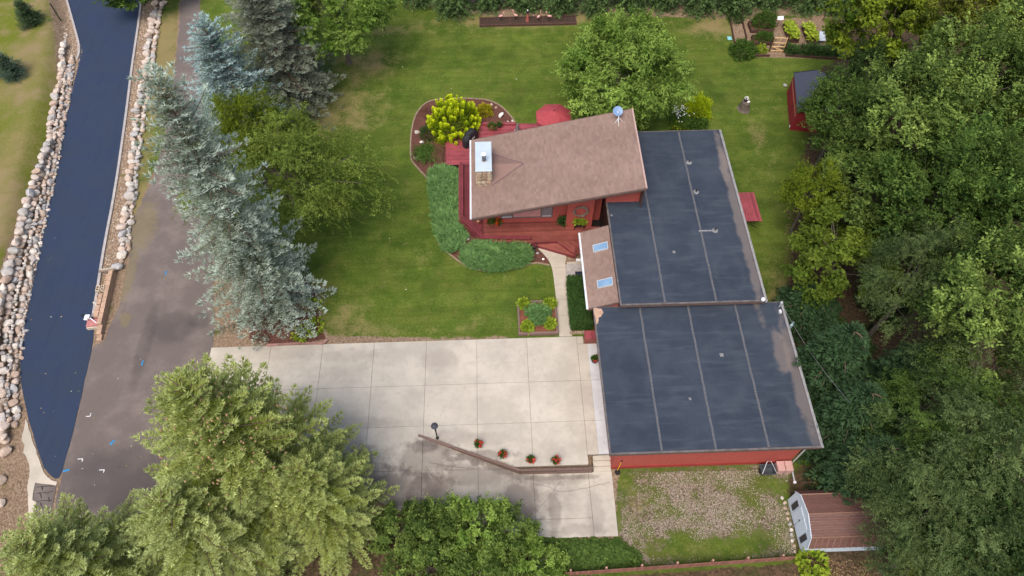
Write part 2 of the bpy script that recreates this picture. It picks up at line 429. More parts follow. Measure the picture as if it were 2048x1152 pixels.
# ------------------------------------------------------------------ drives
def asphalt_new():
    s = NT('sealed_asphalt'); n = s.noise(90, 2, .7); m_ = s.noise(.5, 4)
    c = s.mix(s.ss(n, .3, .7), (.019, .029, .052), (.040, .056, .090))
    c = s.mix(s.ss(m_, .35, .7, 0, .5), c, (.028, .044, .092)); c = s.mix(s.ss(s.noise(1, 3, .5, s.stretch((3.0, .25, 1))), .5, .7, 0, .3), c, (.02, .031, .062))
    c = s.mix(s.ss(s.noise(2.2, 5, .75), .58, .8, 0, .35), c, (.075, .078, .085))
    s.bump(n, .35, .01); return s.done(c, s.ss(m_, .3, .7, .7, .9), .12)
def asphalt_old():
    s = NT('old_asphalt'); n = s.noise(70, 2, .7); m_ = s.noise(.45, 5, .62); k = s.noise(2.5, 4, .65)
    c = s.mix(s.ss(n, .25, .75), (.088, .072, .065), (.185, .153, .137))
    c = s.mix(s.ss(m_, .42, .7, 0, .7), c, (.215, .175, .152))
    c = s.mix(s.ss(k, .6, .8, 0, .55), c, (.075, .06, .055))
    # darker square of later patching, tyre wear and a damp stain
    for (px, py, rx, ry, st) in ((235,960,3.6,2.2,.5),(345,655,1.7,1.3,.45),(290,690,.5,3.2,.35),(400,640,.9,.7,.4),(330,860,.5,4,.25)):
        x, y, _ = g(px, py); c = s.mix(s.m('MULTIPLY', s.blob(x, y, rx, ry, .35, 1.2), st), c, (.045, .040, .042))
    for (px, py, rx, ry) in ((285,455,1.0,2.6),(252,560,.6,2.2),(250,640,.4,.6)):
        x, y, _ = g(px, py); c = s.mix(s.m('MULTIPLY', s.blob(x, y, rx, ry, .9, 2.2), .5), c, s.mix(k, (.24, .175, .10), (.15, .14, .045)))
    ed = s.voro(.55, out='Distance')
    s.bump(n, .4, .012); return s.done(c, .9, .15)
def concrete(name, base, stains, dark=(.25, .215, .185), more=(), dark2=(.115, .092, .08)):
    s = NT(name); a, b, c3 = s.noise(.35, 5, .65), s.noise(2.2, 5, .7), s.noise(60, 2, .7)
    c = s.mix(s.ss(a, .35, .66), cmul(base, .80), cmul(base, 1.06))
    c = s.mix(s.ss(b, .50, .74, 0, .55), c, cmul(base, .70)); c = s.mix(s.ss(c3, .3, .7, 0, .25), c, cmul(base, .8))
    st = s.noise(.8, 3, .6, s.stretch((.5, 3, 1))); c = s.mix(s.ss(st, .56, .75, 0, .3), c, cmul(base, .78))
    for (x, y, rx, ry, k) in stains: c = s.mix(s.m('MULTIPLY', s.blob(x, y, rx, ry, .8, 1.6), k*.7), c, dark)
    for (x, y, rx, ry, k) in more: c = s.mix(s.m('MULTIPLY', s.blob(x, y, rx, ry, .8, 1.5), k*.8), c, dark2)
    k = s.n.new('ShaderNodeObjectInfo')
    c = s.mix(1., c, s.mix(k.outputs['Random'], (.95, .95, .955), (1, 1, 1)), 'MULTIPLY')
    s.bump(s.m('ADD', c3, b), .15, .006); return s.done(c, .85, .2)
def st(px, py, rx, ry, k, z=0): x, y, _ = g(px, py, z); return (x, y, rx, ry, k)
M_asph = asphalt_new(); M_old = asphalt_old()
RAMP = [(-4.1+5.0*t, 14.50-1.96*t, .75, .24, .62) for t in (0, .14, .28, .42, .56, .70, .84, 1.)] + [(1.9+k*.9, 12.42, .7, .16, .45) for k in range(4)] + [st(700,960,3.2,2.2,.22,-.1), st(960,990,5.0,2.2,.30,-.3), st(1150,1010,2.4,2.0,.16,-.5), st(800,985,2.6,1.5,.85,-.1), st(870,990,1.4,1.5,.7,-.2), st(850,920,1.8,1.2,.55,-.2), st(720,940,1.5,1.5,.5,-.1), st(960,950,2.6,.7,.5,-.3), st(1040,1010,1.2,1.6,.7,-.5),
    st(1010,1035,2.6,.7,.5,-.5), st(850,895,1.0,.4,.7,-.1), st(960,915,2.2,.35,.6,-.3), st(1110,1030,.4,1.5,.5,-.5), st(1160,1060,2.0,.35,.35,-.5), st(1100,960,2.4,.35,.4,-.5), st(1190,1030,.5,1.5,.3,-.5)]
M_conc = concrete('driveway_concrete', (.492, .445, .368), [st(880,720,1.2,.8,.5), st(690,710,2.6,.5,.4), st(780,715,1.4,.7,.25), st(720,845,2.4,.35,.45), st(905,873,1.6,.5,.5),
    st(960,880,2.2,.5,.35), st(560,700,3,.8,.35), st(700,890,1.0,1.4,.4), st(1110,905,.6,.5,.25), st(985,715,1.2,.4,.2)], more=RAMP)
M_conc2 = M_conc
M_walk = concrete('walk_concrete', (.50, .44, .355), [])
M_apron = concrete('apron_concrete', (.56, .57, .56), [])
M_kerb = simple('kerb_concrete', (.36, .33, .31), .9, .2, 5, .2)
M_white = simple('white_paint', (.78, .80, .82), .5, .06, 5, .05)
M_bluepaint = simple('blue_marking_paint', (.02, .20, .42), .7, .3, 20, 0)
M_whitepaint = simple('white_marking_paint', (.8, .8, .8), .7, .2, 20, 0)

new_poly = gp([(118,-60),(132,0),(150,60),(162,100),(157,130),(140,200),(118,300),(103,384),(83,480),(62,590),(46,660),(40,720),(44,780),(55,830),(70,880),(85,930),(100,952),(115,960),
               (122,950),(135,905),(150,850),(170,760),(187,690),(188,620),(205,500),(228,384),(250,230),(262,130),(277,30),(279,0),(288,-60)])
x = sheet('asphalt_road', jag(smoothpoly(new_poly, 1), .5, .02, 3), .028, M_asph)
tag(x, 'dark blue freshly sealed asphalt drive')
old_poly = gp([(90,1230),(104,1045),(122,950),(135,905),(150,850),(170,760),(187,692),(210,683),(237,610),(258,520),(266,440),(300,370),(325,300),(345,180),(358,60),(364,-60),
               (400,-60),(398,60),(402,200),(410,400),(425,500),(430,660),(418,748),(400,860),(380,960),(330,1060),(260,1230)])
old = sheet('old_asphalt_drive', jag(old_poly, .4, .07, 5), .016, M_old)
tag(old, 'worn grey brown asphalt drive')
def mark(name, px, L, W, ang, m):
    x, y, _ = g(*px); d = Vector((math.cos(ang), math.sin(ang))); n = Vector((-d.y, d.x)); c = Vector((x, y))
    pl = [c+d*a*L/2+n*b*W/2 for a, b in ((-1,-1),(-.3,-.8),(1,-1),(.9,.9),(-.2,.8),(-1,1))]
    sheet(name, jag([tuple(p) for p in pl], .1, .012, int(px[0])), .021, m, old)
for px, L, W, a in (((332,546),.32,.10,1.5),((285,726),.32,.10,1.5),((225,885),.34,.13,1.0),((133,941),.34,.13,.25)): mark('paint_mark', px, L, W, a, M_bluepaint)
for px, q in (((178,829),-1),((160,921),1),((203,943),1)):
    x, y, _ = g(*px); d1, d2 = (Vector((-.26, 0)), Vector((0, -.17 if q > 0 else .17)))
    mb = MB(); c = Vector((x+.12, y+.1*q)); w = .034
    for d in (d1, d2):
        n = Vector((-d.y, d.x)).normalized()*w
        k = [c, c+d, c+d+n, c+n]; a2 = (k[1]-k[0]).cross(k[2]-k[0])
        mb.add([(p.x, p.y, .022 + .001*(d is d2)) for p in k], [(0,1,2,3) if a2 > 0 else (0,3,2,1)])
    mb.build('paint_mark', M_whitepaint, old)
# pale poured wedge and scored patch at the mouth of the drive
x = sheet('concrete_apron', jag(gp([(52,838),(62,868),(72,900),(88,945),(104,962),(116,964),(112,972),(70,966),(66,1000),(72,1005),(66,1036),(58,1040),(56,975),(60,930),(48,905),(50,890),(44,880)]), .3, .03, 8), .036, M_walk)
tag(x, 'pale concrete wedge at the mouth of the drive')
pat = sheet('asphalt_patch', gp([(70,966),(113,972),(98,1052),(60,1046),(66,1004)]), .024, M_old)
tag(pat, 'scored grey asphalt patch with black tar lines')
M_tar = simple('tar', (.012, .012, .014), .5, .2, 20, 0)
rg = random.Random(4)
for yy in (975, 987, 1003, 1018, 1030):
    q = jag(gp([(74 if yy < 1010 else 68, yy), (110-(yy-970)*.18, yy-3)]), .12, .035, yy, False)
    ribbon(q, .03, .026, .03).build('tar_line', M_tar, pat)
for k in range(6):
    px = 78+rg.random()*24; py = 972+k*11+rg.random()*6
    ribbon(jag(gp([(px, py), (px+rg.uniform(1, 4), py+rg.uniform(7, 12))]), .1, .03, k, False), .045, .026, .031).build('tar_line', M_tar, pat)
# kerb strips
for i, (pts, lab) in enumerate(((((288,-40),(283,0),(279,40),(265,130),(253,230),(231,384),(208,500),(193,600),(187,634)), 'long grey kerb strip between the blue drive and the gravel strip'),
                                (((122,-40),(134,0),(148,50),(159,90),(159,108),(154,120)), 'short grey kerb strip at the bend of the blue drive'))):
    o = ribbon(smoothpoly(gp(pts), 2, False), .17, -.05, .10).build('kerb', M_kerb); o['kind'] = 'structure'; tag(o, lab)

# ------------------------------------------------------------------ concrete drive, ramp, walk: every slab its own piece
drv = thing('concrete_driveway', (-3, 17, 0), 'pale concrete driveway of large square slabs', None); drv['kind'] = 'structure'
EE = [-17.45, -13.85, -10.72, -7.62, -4.47, -1.42, 1.62, 4.66]
NN = [20.98, 18.02, 15.5, 12.95, 10.2, 7.6]
A, B_ = (-4.5, 14.84), (.88, 12.73)
jt = .008
def slab(name, poly, zt, m, th=.14, par=drv):
    if len(poly) < 3 or area(poly) < .04: return
    cx = sum(p[0] for p in poly)/len(poly); cy = sum(p[1] for p in poly)/len(poly)
    zz = zt if callable(zt) else (lambda x, y: zt)
    mb = MB(); mb.prism(poly, lambda x, y: zz(x, y)-th, zz)
    o = mb.build(name, m, par)
    return o
def ztop(x, y): return .045
def zramp(x, y): return float(drop(x))+.045
for i in range(len(EE)-1):
    for j in range(len(NN)-1):
        c = [(EE[i]+jt, NN[j+1]+jt), (EE[i+1]-jt, NN[j+1]+jt), (EE[i+1]-jt, NN[j]-jt), (EE[i]+jt, NN[j]-jt)]
        if j == 0 and i >= 5:
            pass
        up = c if i < 4 else (clip_left(c, A, B_) if i < 6 else clip(c, 0, 1, 12.72))
        if i in (5, 6): up = clip(clip_left(c, A, B_), 0, 1, 12.72)
        if i < 4:
            # west of the wall everything is one level; cut by the south-west edge
            up = clip_left(clip_left(c, (-17.4, 17.6), (-6.2, 11.0)), g(779,1015)[:2], g(875,1043)[:2]) if j >= 1 else c
            slab('slab', up, ztop if i < 3 else ztop, M_conc if j < 3 else M_conc2)
        else:
            if j < 3: slab('slab', up, ztop, M_conc)
            if j >= 1:
                lo = clip_left(c, B_, A) if i < 6 else clip(c, 0, -1, -12.70)
                if i in (4, 5): lo = clip_left(c, (B_[0], B_[1]), A) if not (i == 5 and j >= 3) else c
                lo = clip_left(lo, g(779,1015,-.1)[:2], g(875,1043,-.2)[:2]); lo = clip_left(lo, g(875,1043,-.2)[:2], g(1090,1074,-.5)[:2])
                lo = clip(lo, 0, 1, 9.22)
                if len(lo) > 2: slab('slab', lo, zramp, M_conc2)
slab('slab', [(4.66+jt, 9.22), (5.92, 9.20), (5.95, 12.68), (4.66+jt, 12.68)], zramp, M_conc2)
# strip along the garage door
for a, b in ((20.45, 18.02), (18.02, 15.5), (15.5, 13.52)):
    slab('slab', [(4.66+jt, b+jt), (5.28, b+jt), (5.28, a-jt), (4.66+jt, a-jt)], ztop, M_conc)
    slab('apron_slab', [(5.285, b+jt), (5.93, b+jt), (5.93, a-jt), (5.285, a-jt)], lambda x, y: .047, M_apron)
slab('slab', [(4.66+jt, 20.46), (5.05, 20.46), (5.05, 20.97), (4.66+jt, 20.97)], ztop, M_conc)
# cracks wandering over the ramp
for pts in (((1065,968),(1100,975),(1120,985),(1160,978),(1220,965)), ((1070,1027),(1100,990),(1122,962)), ((985,945),(1010,958),(1045,968),(1065,970)), ((860,930),(900,938),(960,940),(1020,946))):
    ribbon(jag([g(a, b, -.45)[:2] for a, b in pts], .18, .03, len(pts), False), .022, lambda x, y: zramp(x, y)+.001, lambda x, y: zramp(x, y)+.004).build('crack', simple('crack_dark', (.16, .135, .115), .9, .2, 20, 0), drv)

walk = thing('garden_path', (4, 24, 0), 'pale concrete garden path from driveway to deck steps', None); walk['kind'] = 'structure'
Lx = [(2.62, 28.0), (2.75, 27.6), (3.05, 27.2), (3.34, 26.75), (3.50, 26.2), (3.56, 25.5), (3.60, 24.4), (3.62, 23.1), (3.62, 21.0)]
def lx(n): return float(np.interp(n, [p[1] for p in Lx][::-1], [p[0] for p in Lx][::-1]))
cuts = [28.0, 26.1, 24.75, 23.68, 22.5, 21.0]
for a, b in zip(cuts[:-1], cuts[1:]):
    ns = np.linspace(b+jt, a-jt, 6)
    pl = [(lx(n), n) for n in ns[::-1]] + [(4.40 if n < 26.5 else 4.5, n) for n in ns]
    if a > 27: pl = clip_left(pl, (5.12, 26.80), (2.4, 27.88))
    slab('path_slab', pl, lambda x, y: .042, M_walk, .12, walk)
slab('path_slab', [(4.42, 25.05), (5.9, 25.05), (5.9, 26.35), (4.42, 26.35)], lambda x, y: .05, M_kerb, .12, walk)
# ------------------------------------------------------------------ retaining timber wall and steps on the drive
M_timber = simple('weathered_timber', (.19, .125, .10), .9, .3, 3, .4, .01, streak=(6, 6, 20), rnd=.25)
rw = thing('timber_retaining_wall', (0, 13, -.3), 'low brown timber retaining wall beside the flower pots', 'retaining wall')
def timbers(path, w, z0, h, layers, L, mat, par, nm='timber', zf=None):
    for k in range(layers):
        for a, b in zip(path[:-1], path[1:]):
            a, b = Vector(a), Vector(b); d = b-a; n = max(1, round(d.length/L + (.5 if k % 2 else 0)))
            for i in range(n):
                p, q = a+d*(i/n), a+d*((i+1)/n); u = d.normalized()*.004
                nr = Vector((-d.y, d.x)).normalized()
                off = nr*random.Random(k*31+i).uniform(-.008, .008)
                za = z0+k*h; mb = MB()
                pl = [p+u+nr*w/2+off, p+u-nr*w/2+off, q-u-nr*w/2+off, q-u+nr*w/2+off]
                mb.prism([tuple(v) for v in pl], za, za+h-.006); mb.build(nm, mat, par)
timbers([(-4.75, 14.95), (.90, 12.74), (4.86, 12.71)], .13, -.56, .165, 4, 2.4, M_timber, rw)
stp = thing('concrete_steps', (5.4, 13.1, -.3), 'short flight of concrete steps between garage corner and retaining wall', 'steps')
for k in range(3):
    MB().bbox((4.955, 13.5-.275*(k+1), -.52), (5.93, 13.5-.275*k-.004, .045-.135*(k+1)), .02).build('step', M_walk, stp)

# ------------------------------------------------------------------ house
house = thing('house', (6, 22, 0), 'red single storey house with black flat roofs and a sloping shingle roof', 'house')
M_red = simple('red_siding', (.36, .078, .060), .75, .10, 2, .15, .006, streak=(9, 9, .6))
M_redd = simple('red_foundation', (.29, .042, .034), .8, .15, 3, .15)
M_fascia = simple('brown_fascia', (.125, .080, .066), .7, .2, 4, .2, rnd=.15)
M_dark = simple('dark_door', (.018, .014, .013), .5, .2, 4, 0)
M_gutter = simple('white_gutter_metal', (.72, .74, .76), .35, .08, 4, .05, spec=.5)
M_glass = NT('window_glass').done((.10, .11, .13), .05, .8)
def membrane():
    s = NT('roof_membrane'); a, b, c3 = s.noise(.5, 5, .65), s.noise(.9, 4, .6, s.stretch((.5, 3.2, 1))), s.noise(120, 2, .6)
    c = s.mix(s.ss(a, .3, .72), (.030, .040, .058), (.049, .062, .082))
    c = s.mix(s.ss(b, .47, .72, 0, .55), c, (.074, .088, .106)); c = s.mix(s.ss(c3, .3, .8, 0, .5), c, (.026, .032, .046))
    for (x, y, rx, ry, k) in ((8.2, 24.5, 1.2, 1.6, .3), (11.0, 26.0, 1.3, 2.2, .28), (11.2, 31.5, 1.1, 1.8, .3), (7.2, 16.5, .9, 2.6, .22), (12.2, 17.0, 1.2, 2.2, .22), (14.6, 14.5, 1.0, 1.2, .3), (13.6, 23.0, .9, 1.6, .3)):
        q = s.blob(x, y, rx, ry, .6, 1.3); ring = s.m('MULTIPLY', s.m('MULTIPLY', q, s.m('SUBTRACT', 1., q)), 4.)
        c = s.mix(s.m('MULTIPLY', ring, k*.4), c, (.090, .098, .110)); c = s.mix(s.m('MULTIPLY', q, k*.6), c, (.024, .033, .050))
    # dust washed along the low east eaves
    for (x, y, rx, ry) in ((15.0, 27, .35, 8), (16.15, 16.5, .45, 4.6), (15.6, 18, .5, 1.5), (14.9, 31.5, .3, 1.5)):
        c = s.mix(s.m('MULTIPLY', s.blob(x, y, rx, ry, .9, 1.1), .55), c, (.19, .155, .135))
    s.bump(s.m('ADD', c3, b), .2, .008); return s.done(c, s.ss(b, .3, .7, .7, .9), .14)
M_memb = membrane()
M_seam = NT('roof_seam')
_n = M_seam.noise(14, 4, .75); _n2 = M_seam.noise(2, 3)
M_seam.bump(_n, .3, .01)
M_seam = M_seam.done(M_seam.mix(M_seam.ss(_n, .35, .6), (.055, .062, .075), M_seam.mix(_n2, (.10, .10, .105), (.165, .155, .15))), .85, .2)
M_edge = simple('roof_edge_metal', (.12, .105, .10), .6, .35, 3, .2)
M_ply = simple('bare_plywood', (.42, .27, .19), .9, .2, 4, .2)
M_flash = simple('flashing', (.20, .20, .20), .7, .3, 6, .2)
M_black = simple('black_plastic', (.012, .012, .013), .45, .2, 10, 0, spec=.4)

M_gut2 = simple('dull_gutter_metal', (.46, .46, .46), .5, .25, 3, .05)
def flat_roof(x0, x1, y0, y1, z, seams, cut=None):
    xs = [x0+.10] + seams + [x1-.06]
    for a, b in zip(xs[:-1], xs[1:]):
        MB().box((a+.003, y0+.10, z-.03), (b-.003, y1-.04, z)).build('membrane_panel', M_memb, house)
    for i, q in enumerate(seams):
        pth = jag([(q, y0+.12), (q+.02, y1-.1)], .35, .012, int(q*10), False)
        ribbon(pth, .11, z-.002, z+.006).build('seam_strip', M_seam, house)
    # raised metal edge and fascia boards
    for a, b in (((x0, y0, 0), (x0+.10, y1, 0)), ((x0+.10, y0, 0), (x1, y0+.10, 0)), ((x0+.10, y1-.04, 0), (x1, y1, 0))):
        MB().bbox((a[0], a[1], z-.05), (b[0], b[1], z+.035), .01).build('edge_trim', M_edge, house)
    for a, b in (((x0+.02, y0+.02), (x1-.02, y0+.06)), ((x0+.02, y0+.062), (x0+.06, y1-.062)), ((x0+.02, y1-.06), (x1-.02, y1-.02)), ((x1-.06, y0+.062), (x1-.02, y1-.062))):
        MB().box((a[0], a[1], z-.26), (b[0], b[1], z-.051)).build('fascia', M_fascia, house)
    MB().box((x0+.07, y0+.07, z-.22), (x1-.07, y1-.07, z-.04)).build('roof_deck', M_fascia, house)
    # gutter hanging on the east eave
    mb = MB(); mb.box((x1-.018, y0+.02, z-.13), (x1+.10, y1-.02, z-.115)); mb.box((x1+.088, y0+.02, z-.114), (x1+.10, y1-.02, z+.01)); mb.box((x1-.018, y0+.02, z-.114), (x1-.004, y1-.02, z+.045))
    mb.box((x1-.003, y0+.02, z-.114), (x1+.087, y0+.035, z)); mb.box((x1-.003, y1-.035, z-.114), (x1+.087, y1-.02, z))
    mb.build('gutter', M_gut2, house)
# garage wing
MB().box((5.95, 12.85, -.1), (15.9, 21.15, 2.66)).build('garage_wall', M_red, house)
MB().box((5.92, 12.82, -.75), (15.93, 21.14, -.1)).build('foundation', M_redd, house)
flat_roof(5.42, 16.38, 12.43, 21.27, 2.92, [8.13, 10.92, 13.66])
sheet('bare_patch', jag([(5.47, 21.2), (5.92, 21.15), (5.98, 20.9), (5.82, 20.62), (5.70, 20.55), (5.62, 20.2), (5.50, 20.1)], .15, .03, 2), 2.961, M_ply, house)
# trim on the south wall corner
MB().box((5.93, 12.81, -.05), (6.05, 12.849, 2.6)).build('corner_trim', M_red, house)
# flat living wing
MB().box((7.02, 21.3, 0), (14.75, 34.3, 3.24)).build('wing_wall', M_red, house)
flat_roof(6.90, 15.28, 20.98, 34.68, 3.50, [9.5, 12.45])
MB().box((8.2, 21.2, 2.93), (15.0, 21.28, 3.22)).build('clerestory_board', M_redd, house)
def pipe_vent(x, y, z, r=.05, h=.28):
    o = MB().lathe((x, y, z), [(r*3.4, 0), (r*3.2, .02), (r*1.5, .05), (r*1.3, .1)], 16).build('vent_flashing', M_flash, house)
    mb = MB(); mb.lathe((x, y, z+.08), [(r, 0), (r, h-.08), (r*.75, h-.08), (r*.75, h-.2)], 14); mb.build('vent_pipe', M_black, house, True)
for p in ((1378,325),(1392,384),(1430,461)): x, y, z = g(*p, 3.5); pipe_vent(x, y, 3.5, .055, .28)
x, y, z = g(1249,398,3.5); pipe_vent(x, y, 3.5, .07, .16)
x, y, z = g(1430,461,3.5); MB().bbox((x-1.0, y-.05, 3.501), (x-.2, y+.05, 3.512), .004).build('flashing_strip', M_flash, house)
for (px, py, z, w) in ((1348,504,3.5,.16),(1443,710,2.92,.2),(1380,798,2.92,.14),(1223,431,3.5,.12)):
    x, y, _ = g(px, py, z); mb = MB(); mb.bbox((x-w/2, y-w/2, z-.002), (x+w/2, y+w/2, z+.05), .015); mb.bbox((x-w*.3, y-w*.3, z+.05), (x+w*.3, y+w*.3, z+.08), .01); mb.build('roof_cap', M_flash, house)
# sloping shingle roofs: rows of tabs, each lapping the one below
def shingle_mat():
    s = NT('asphalt_shingle'); a = s.attr('col').outputs['Color']; n = s.noise(110, 2, .7); m_ = s.noise(.35, 4, .6)
    c = s.mix(s.ss(n, .25, .75), s.mix(1., a, (.80, .80, .80), 'MULTIPLY'), s.mix(1., a, (1.12, 1.12, 1.12), 'MULTIPLY'))
    c = s.mix(s.ss(m_, .35, .7), s.mix(1., c, (.86, .85, .86), 'MULTIPLY'), c); s.bump(n, .4, .008); return s.done(c, .95, .12)
M_shin = shingle_mat()
SH = [(.268,.184,.146),(.260,.177,.141),(.278,.191,.153),(.266,.182,.146),(.252,.171,.138),(.272,.192,.157)]
def shingles(name, x0, x1, y0, y1, zf, par, seed, expo=.145, tab=.30):
    rg = random.Random(seed); mb = MB(); mb.cc = SH[0]; x = x0; row = 0
    while x < x1-.01:
        xe = min(x+expo+.03, x1); y = y0-(tab*.5 if row % 2 else 0)-rg.random()*.1
        while y < y1:
            w = tab*rg.choice((.6, 1, 1, 1.3)); a, b = max(y, y0)+.002, min(y+w, y1)-.002
            if b-a > .03:
                mb.cc = cmul(SH[rg.randrange(6)], rg.uniform(.92, 1.08)); t = .012+rg.random()*.006
                zl, zh = zf(x)+t, zf(xe)+.003
                mb.add([(x,a,zl-t-.01),(x,b,zl-t-.01),(x,b,zl),(x,a,zl),(xe,a,zh),(xe,b,zh)], [(0,3,2,1),(3,4,5,2)])
            y += w
        x += expo; row += 1
    return mb.build(name, M_shin, par)
zR = lambda e: 3.30+(e+1.55)*(2.45/10.55)
def roofslab(name, x0, x1, y0, y1, zf, th, m):
    mb = MB(); vs = [(x, y, zf(x)-d) for d in (th, 0) for x, y in ((x0,y0),(x1,y0),(x1,y1),(x0,y1))]
    mb.add(vs, [(0,3,2,1),(4,5,6,7),(0,1,5,4),(1,2,6,5),(2,3,7,6),(3,0,4,7)]); return mb.build(name, m, house)
RX0, RX1, RY0, RY1 = -1.55, 9.02, 27.74, 34.50
roofslab('sloping_roof', RX0, RX1, RY0, RY1, zR, .10, M_fascia)
sl = shingles('shingles', RX0, RX1-.06, RY0+.02, RY1-.02, lambda e: zR(e)+.004, house, 1); sl['kind'] = 'stuff'
for dz, dy, th in ((-.02, .0, .07), (-.09, .03, .08), (-.17, .06, .09)):
    for s_, yy in ((-1, RY0), (1, RY1)):
        mb = MB(); y1 = yy+s_*(.055-dy); y0 = yy-s_*(dy+.002)
        ya, yb = sorted((y0, y1)); vs = [(x, y, zR(x)+dz-k) for k in (th-.012, 0) for x, y in ((RX0,ya),(RX1,ya),(RX1,yb),(RX0,yb))]
        mb.add(vs, [(0,3,2,1),(4,5,6,7),(0,1,5,4),(1,2,6,5),(2,3,7,6),(3,0,4,7)]); mb.build('rake_board', M_fascia, house)
M_ridge = simple('ridge_trim', (.42, .29, .25), .8, .15, 4, .1)
MB().box((RX1-.065, RY0, zR(RX1)-.06), (RX1+.03, RY1, zR(RX1)+.035)).build('ridge_trim', M_ridge, house)
MB().box((RX1-.02, RY0+.3, 3.45), (RX1+.0, RY1-.3, zR(RX1)-.08)).build('upper_wall', M_fascia, house)
def gutter_w(x, y0, y1, z):
    mb = MB(); mb.box((x-.11, y0, z-.11), (x, y1, z-.095)); mb.box((x-.11, y0, z-.094), (x-.097, y1, z+.005)); mb.box((x-.016, y0, z-.094), (x-.002, y1, z+.012))
    mb.box((x-.096, y0, z-.094), (x-.017, y0+.015, z)); mb.box((x-.096, y1-.015, z-.094), (x-.017, y1, z)); mb.build('gutter', M_gutter, house)
gutter_w(RX0, RY0+.02, RY1-.02, zR(RX0)+.01)
# great-room walls following the roof slope
def wallslope(name, x0, x1, y0, y1, zb, m):
    mb = MB(); vs = [(x, y, zb) for x, y in ((x0,y0),(x1,y0),(x1,y1),(x0,y1))]+[(x, y, zR(x)-.11) for x, y in ((x0,y0),(x1,y0),(x1,y1),(x0,y1))]
    mb.add(vs, [(0,3,2,1),(4,5,6,7),(0,1,5,4),(1,2,6,5),(2,3,7,6),(3,0,4,7)]); return mb.build(name, m, house)
wallslope('great_room_wall', -.85, 6.9, 29.62, 34.0, 0, M_red)
wallslope('pier_wall', 4.62, 6.27, 29.05, 29.615, 0, M_red)
wallslope('east_gable_wall', 6.905, 8.98, 28.6, 34.0, 3.3, M_red)
for (a, b) in (((4.58, 29.03), (4.66, 29.06)), ((6.22, 29.03), (6.30, 29.06))): wallslope('corner_trim', a[0], b[0], a[1]-.012, 29.045, .46, M_red)
# long window of three lights
wn_ = lambda n, a, b, m: MB().box(a, b).build(n, m, house)
M_wframe = simple('window_frame', (.14, .11, .10), .5, .15, 5, .1)
wx0, wx1, wz0, wz1 = .30, 3.72, .95, 2.65
win = wn_('window', (wx0, 29.56, wz0), (wx1, 29.618, wz0+.10), M_wframe)
for a, b in (((wx0,29.56,wz1-.08),(wx1,29.618,wz1)), ((wx0,29.56,wz0+.101),(wx0+.08,29.618,wz1-.081)), ((wx1-.08,29.56,wz0+.101),(wx1,29.618,wz1-.081)), ((1.02,29.56,wz0+.101),(1.12,29.618,wz1-.081)), ((2.92,29.56,wz0+.101),(3.02,29.618,wz1-.081))):
    MB().box(a, b).build('window_frame', M_wframe, win)
M_curtain = simple('pink_blind', (.46, .22, .20), .35, .1, 2, .05, spec=.5)
M_screen = simple('grey_screen', (.20, .17, .17), .4, .1, 3, 0, spec=.5)
for a, b, m in ((wx0+.081, 1.019, M_screen), (1.121, 2.919, M_curtain), (3.021, wx1-.081, M_screen)):
    MB().box((a, 29.585, wz0+.101), (b, 29.616, wz1-.081)).build('pane', m, win)
    if m is M_screen: MB().box((a, 29.575, wz0+.101), (b, 29.583, wz0+.15)).build('sash_rail', M_gutter, win)
# entry beside the pier, its alcove shade painted as near-black floor and wall
MB().box((6.35, 30.35, .46), (7.0, 30.4, 2.6)).build('door', M_dark, house)
MB().box((6.28, 29.06, .451), (7.0, 29.9, .475)).build('dark_floor_sheet', M_black, house)  # black over the whole alcove floor, standing for its shade
MB().box((6.30, 29.95, .451), (7.0, 30.03, .53)).build('threshold', M_gutter, house)
MB().box((6.97, 27.0, 0), (7.015, 30.3, 3.2)).build('entry_shade_wall', M_dark, house)  # near-black skin on the wing wall, colour standing for alcove shade
# skirt roof with two skylights
zS = lambda e: 2.76+(e-5.18)*(.66/1.70)
roofslab('skirt_roof', 5.18, 6.88, 21.26, 26.84, zS, .10, M_fascia)
s2 = shingles('shingles', 5.18, 6.87, 21.28, 26.82, lambda e: zS(e)+.004, house, 2); s2['kind'] = 'stuff'
gutter_w(5.18, 21.28, 26.82, zS(5.18)+.01)
def skirtwall(y0, y1):
    mb = MB(); vs = [(x, y, 0) for x, y in ((5.8,y0),(6.9,y0),(6.9,y1),(5.8,y1))]+[(x, y, zS(x)-.11) for x, y in ((5.8,y0),(6.9,y0),(6.9,y1),(5.8,y1))]
    mb.add(vs, [(0,3,2,1),(4,5,6,7),(0,1,5,4),(1,2,6,5),(2,3,7,6),(3,0,4,7)]); mb.build('skirt_wall', M_red, house)
skirtwall(21.32, 26.7)
for y in (21.25, 26.85):
    mb = MB(); ya, yb = y-.012, y+.012; vs = [(x, yy, zS(x)-k) for k in (.17, .0) for x, yy in ((5.18,ya),(6.88,ya),(6.88,yb),(5.18,yb))]
    mb.add(vs, [(0,3,2,1),(4,5,6,7),(0,1,5,4),(1,2,6,5),(2,3,7,6),(3,0,4,7)]); mb.build('rake_board', M_fascia, house)
def skyglass():
    s = NT('skylight_glass'); n = s.noise(1.2, 2); return s.done(s.mix(n, (.09, .18, .30), (.26, .40, .54)), .06, .8)
M_sky = skyglass(); M_alu = simple('grey_aluminium', (.40, .41, .42), .35, .1, 6, 0, spec=.5)
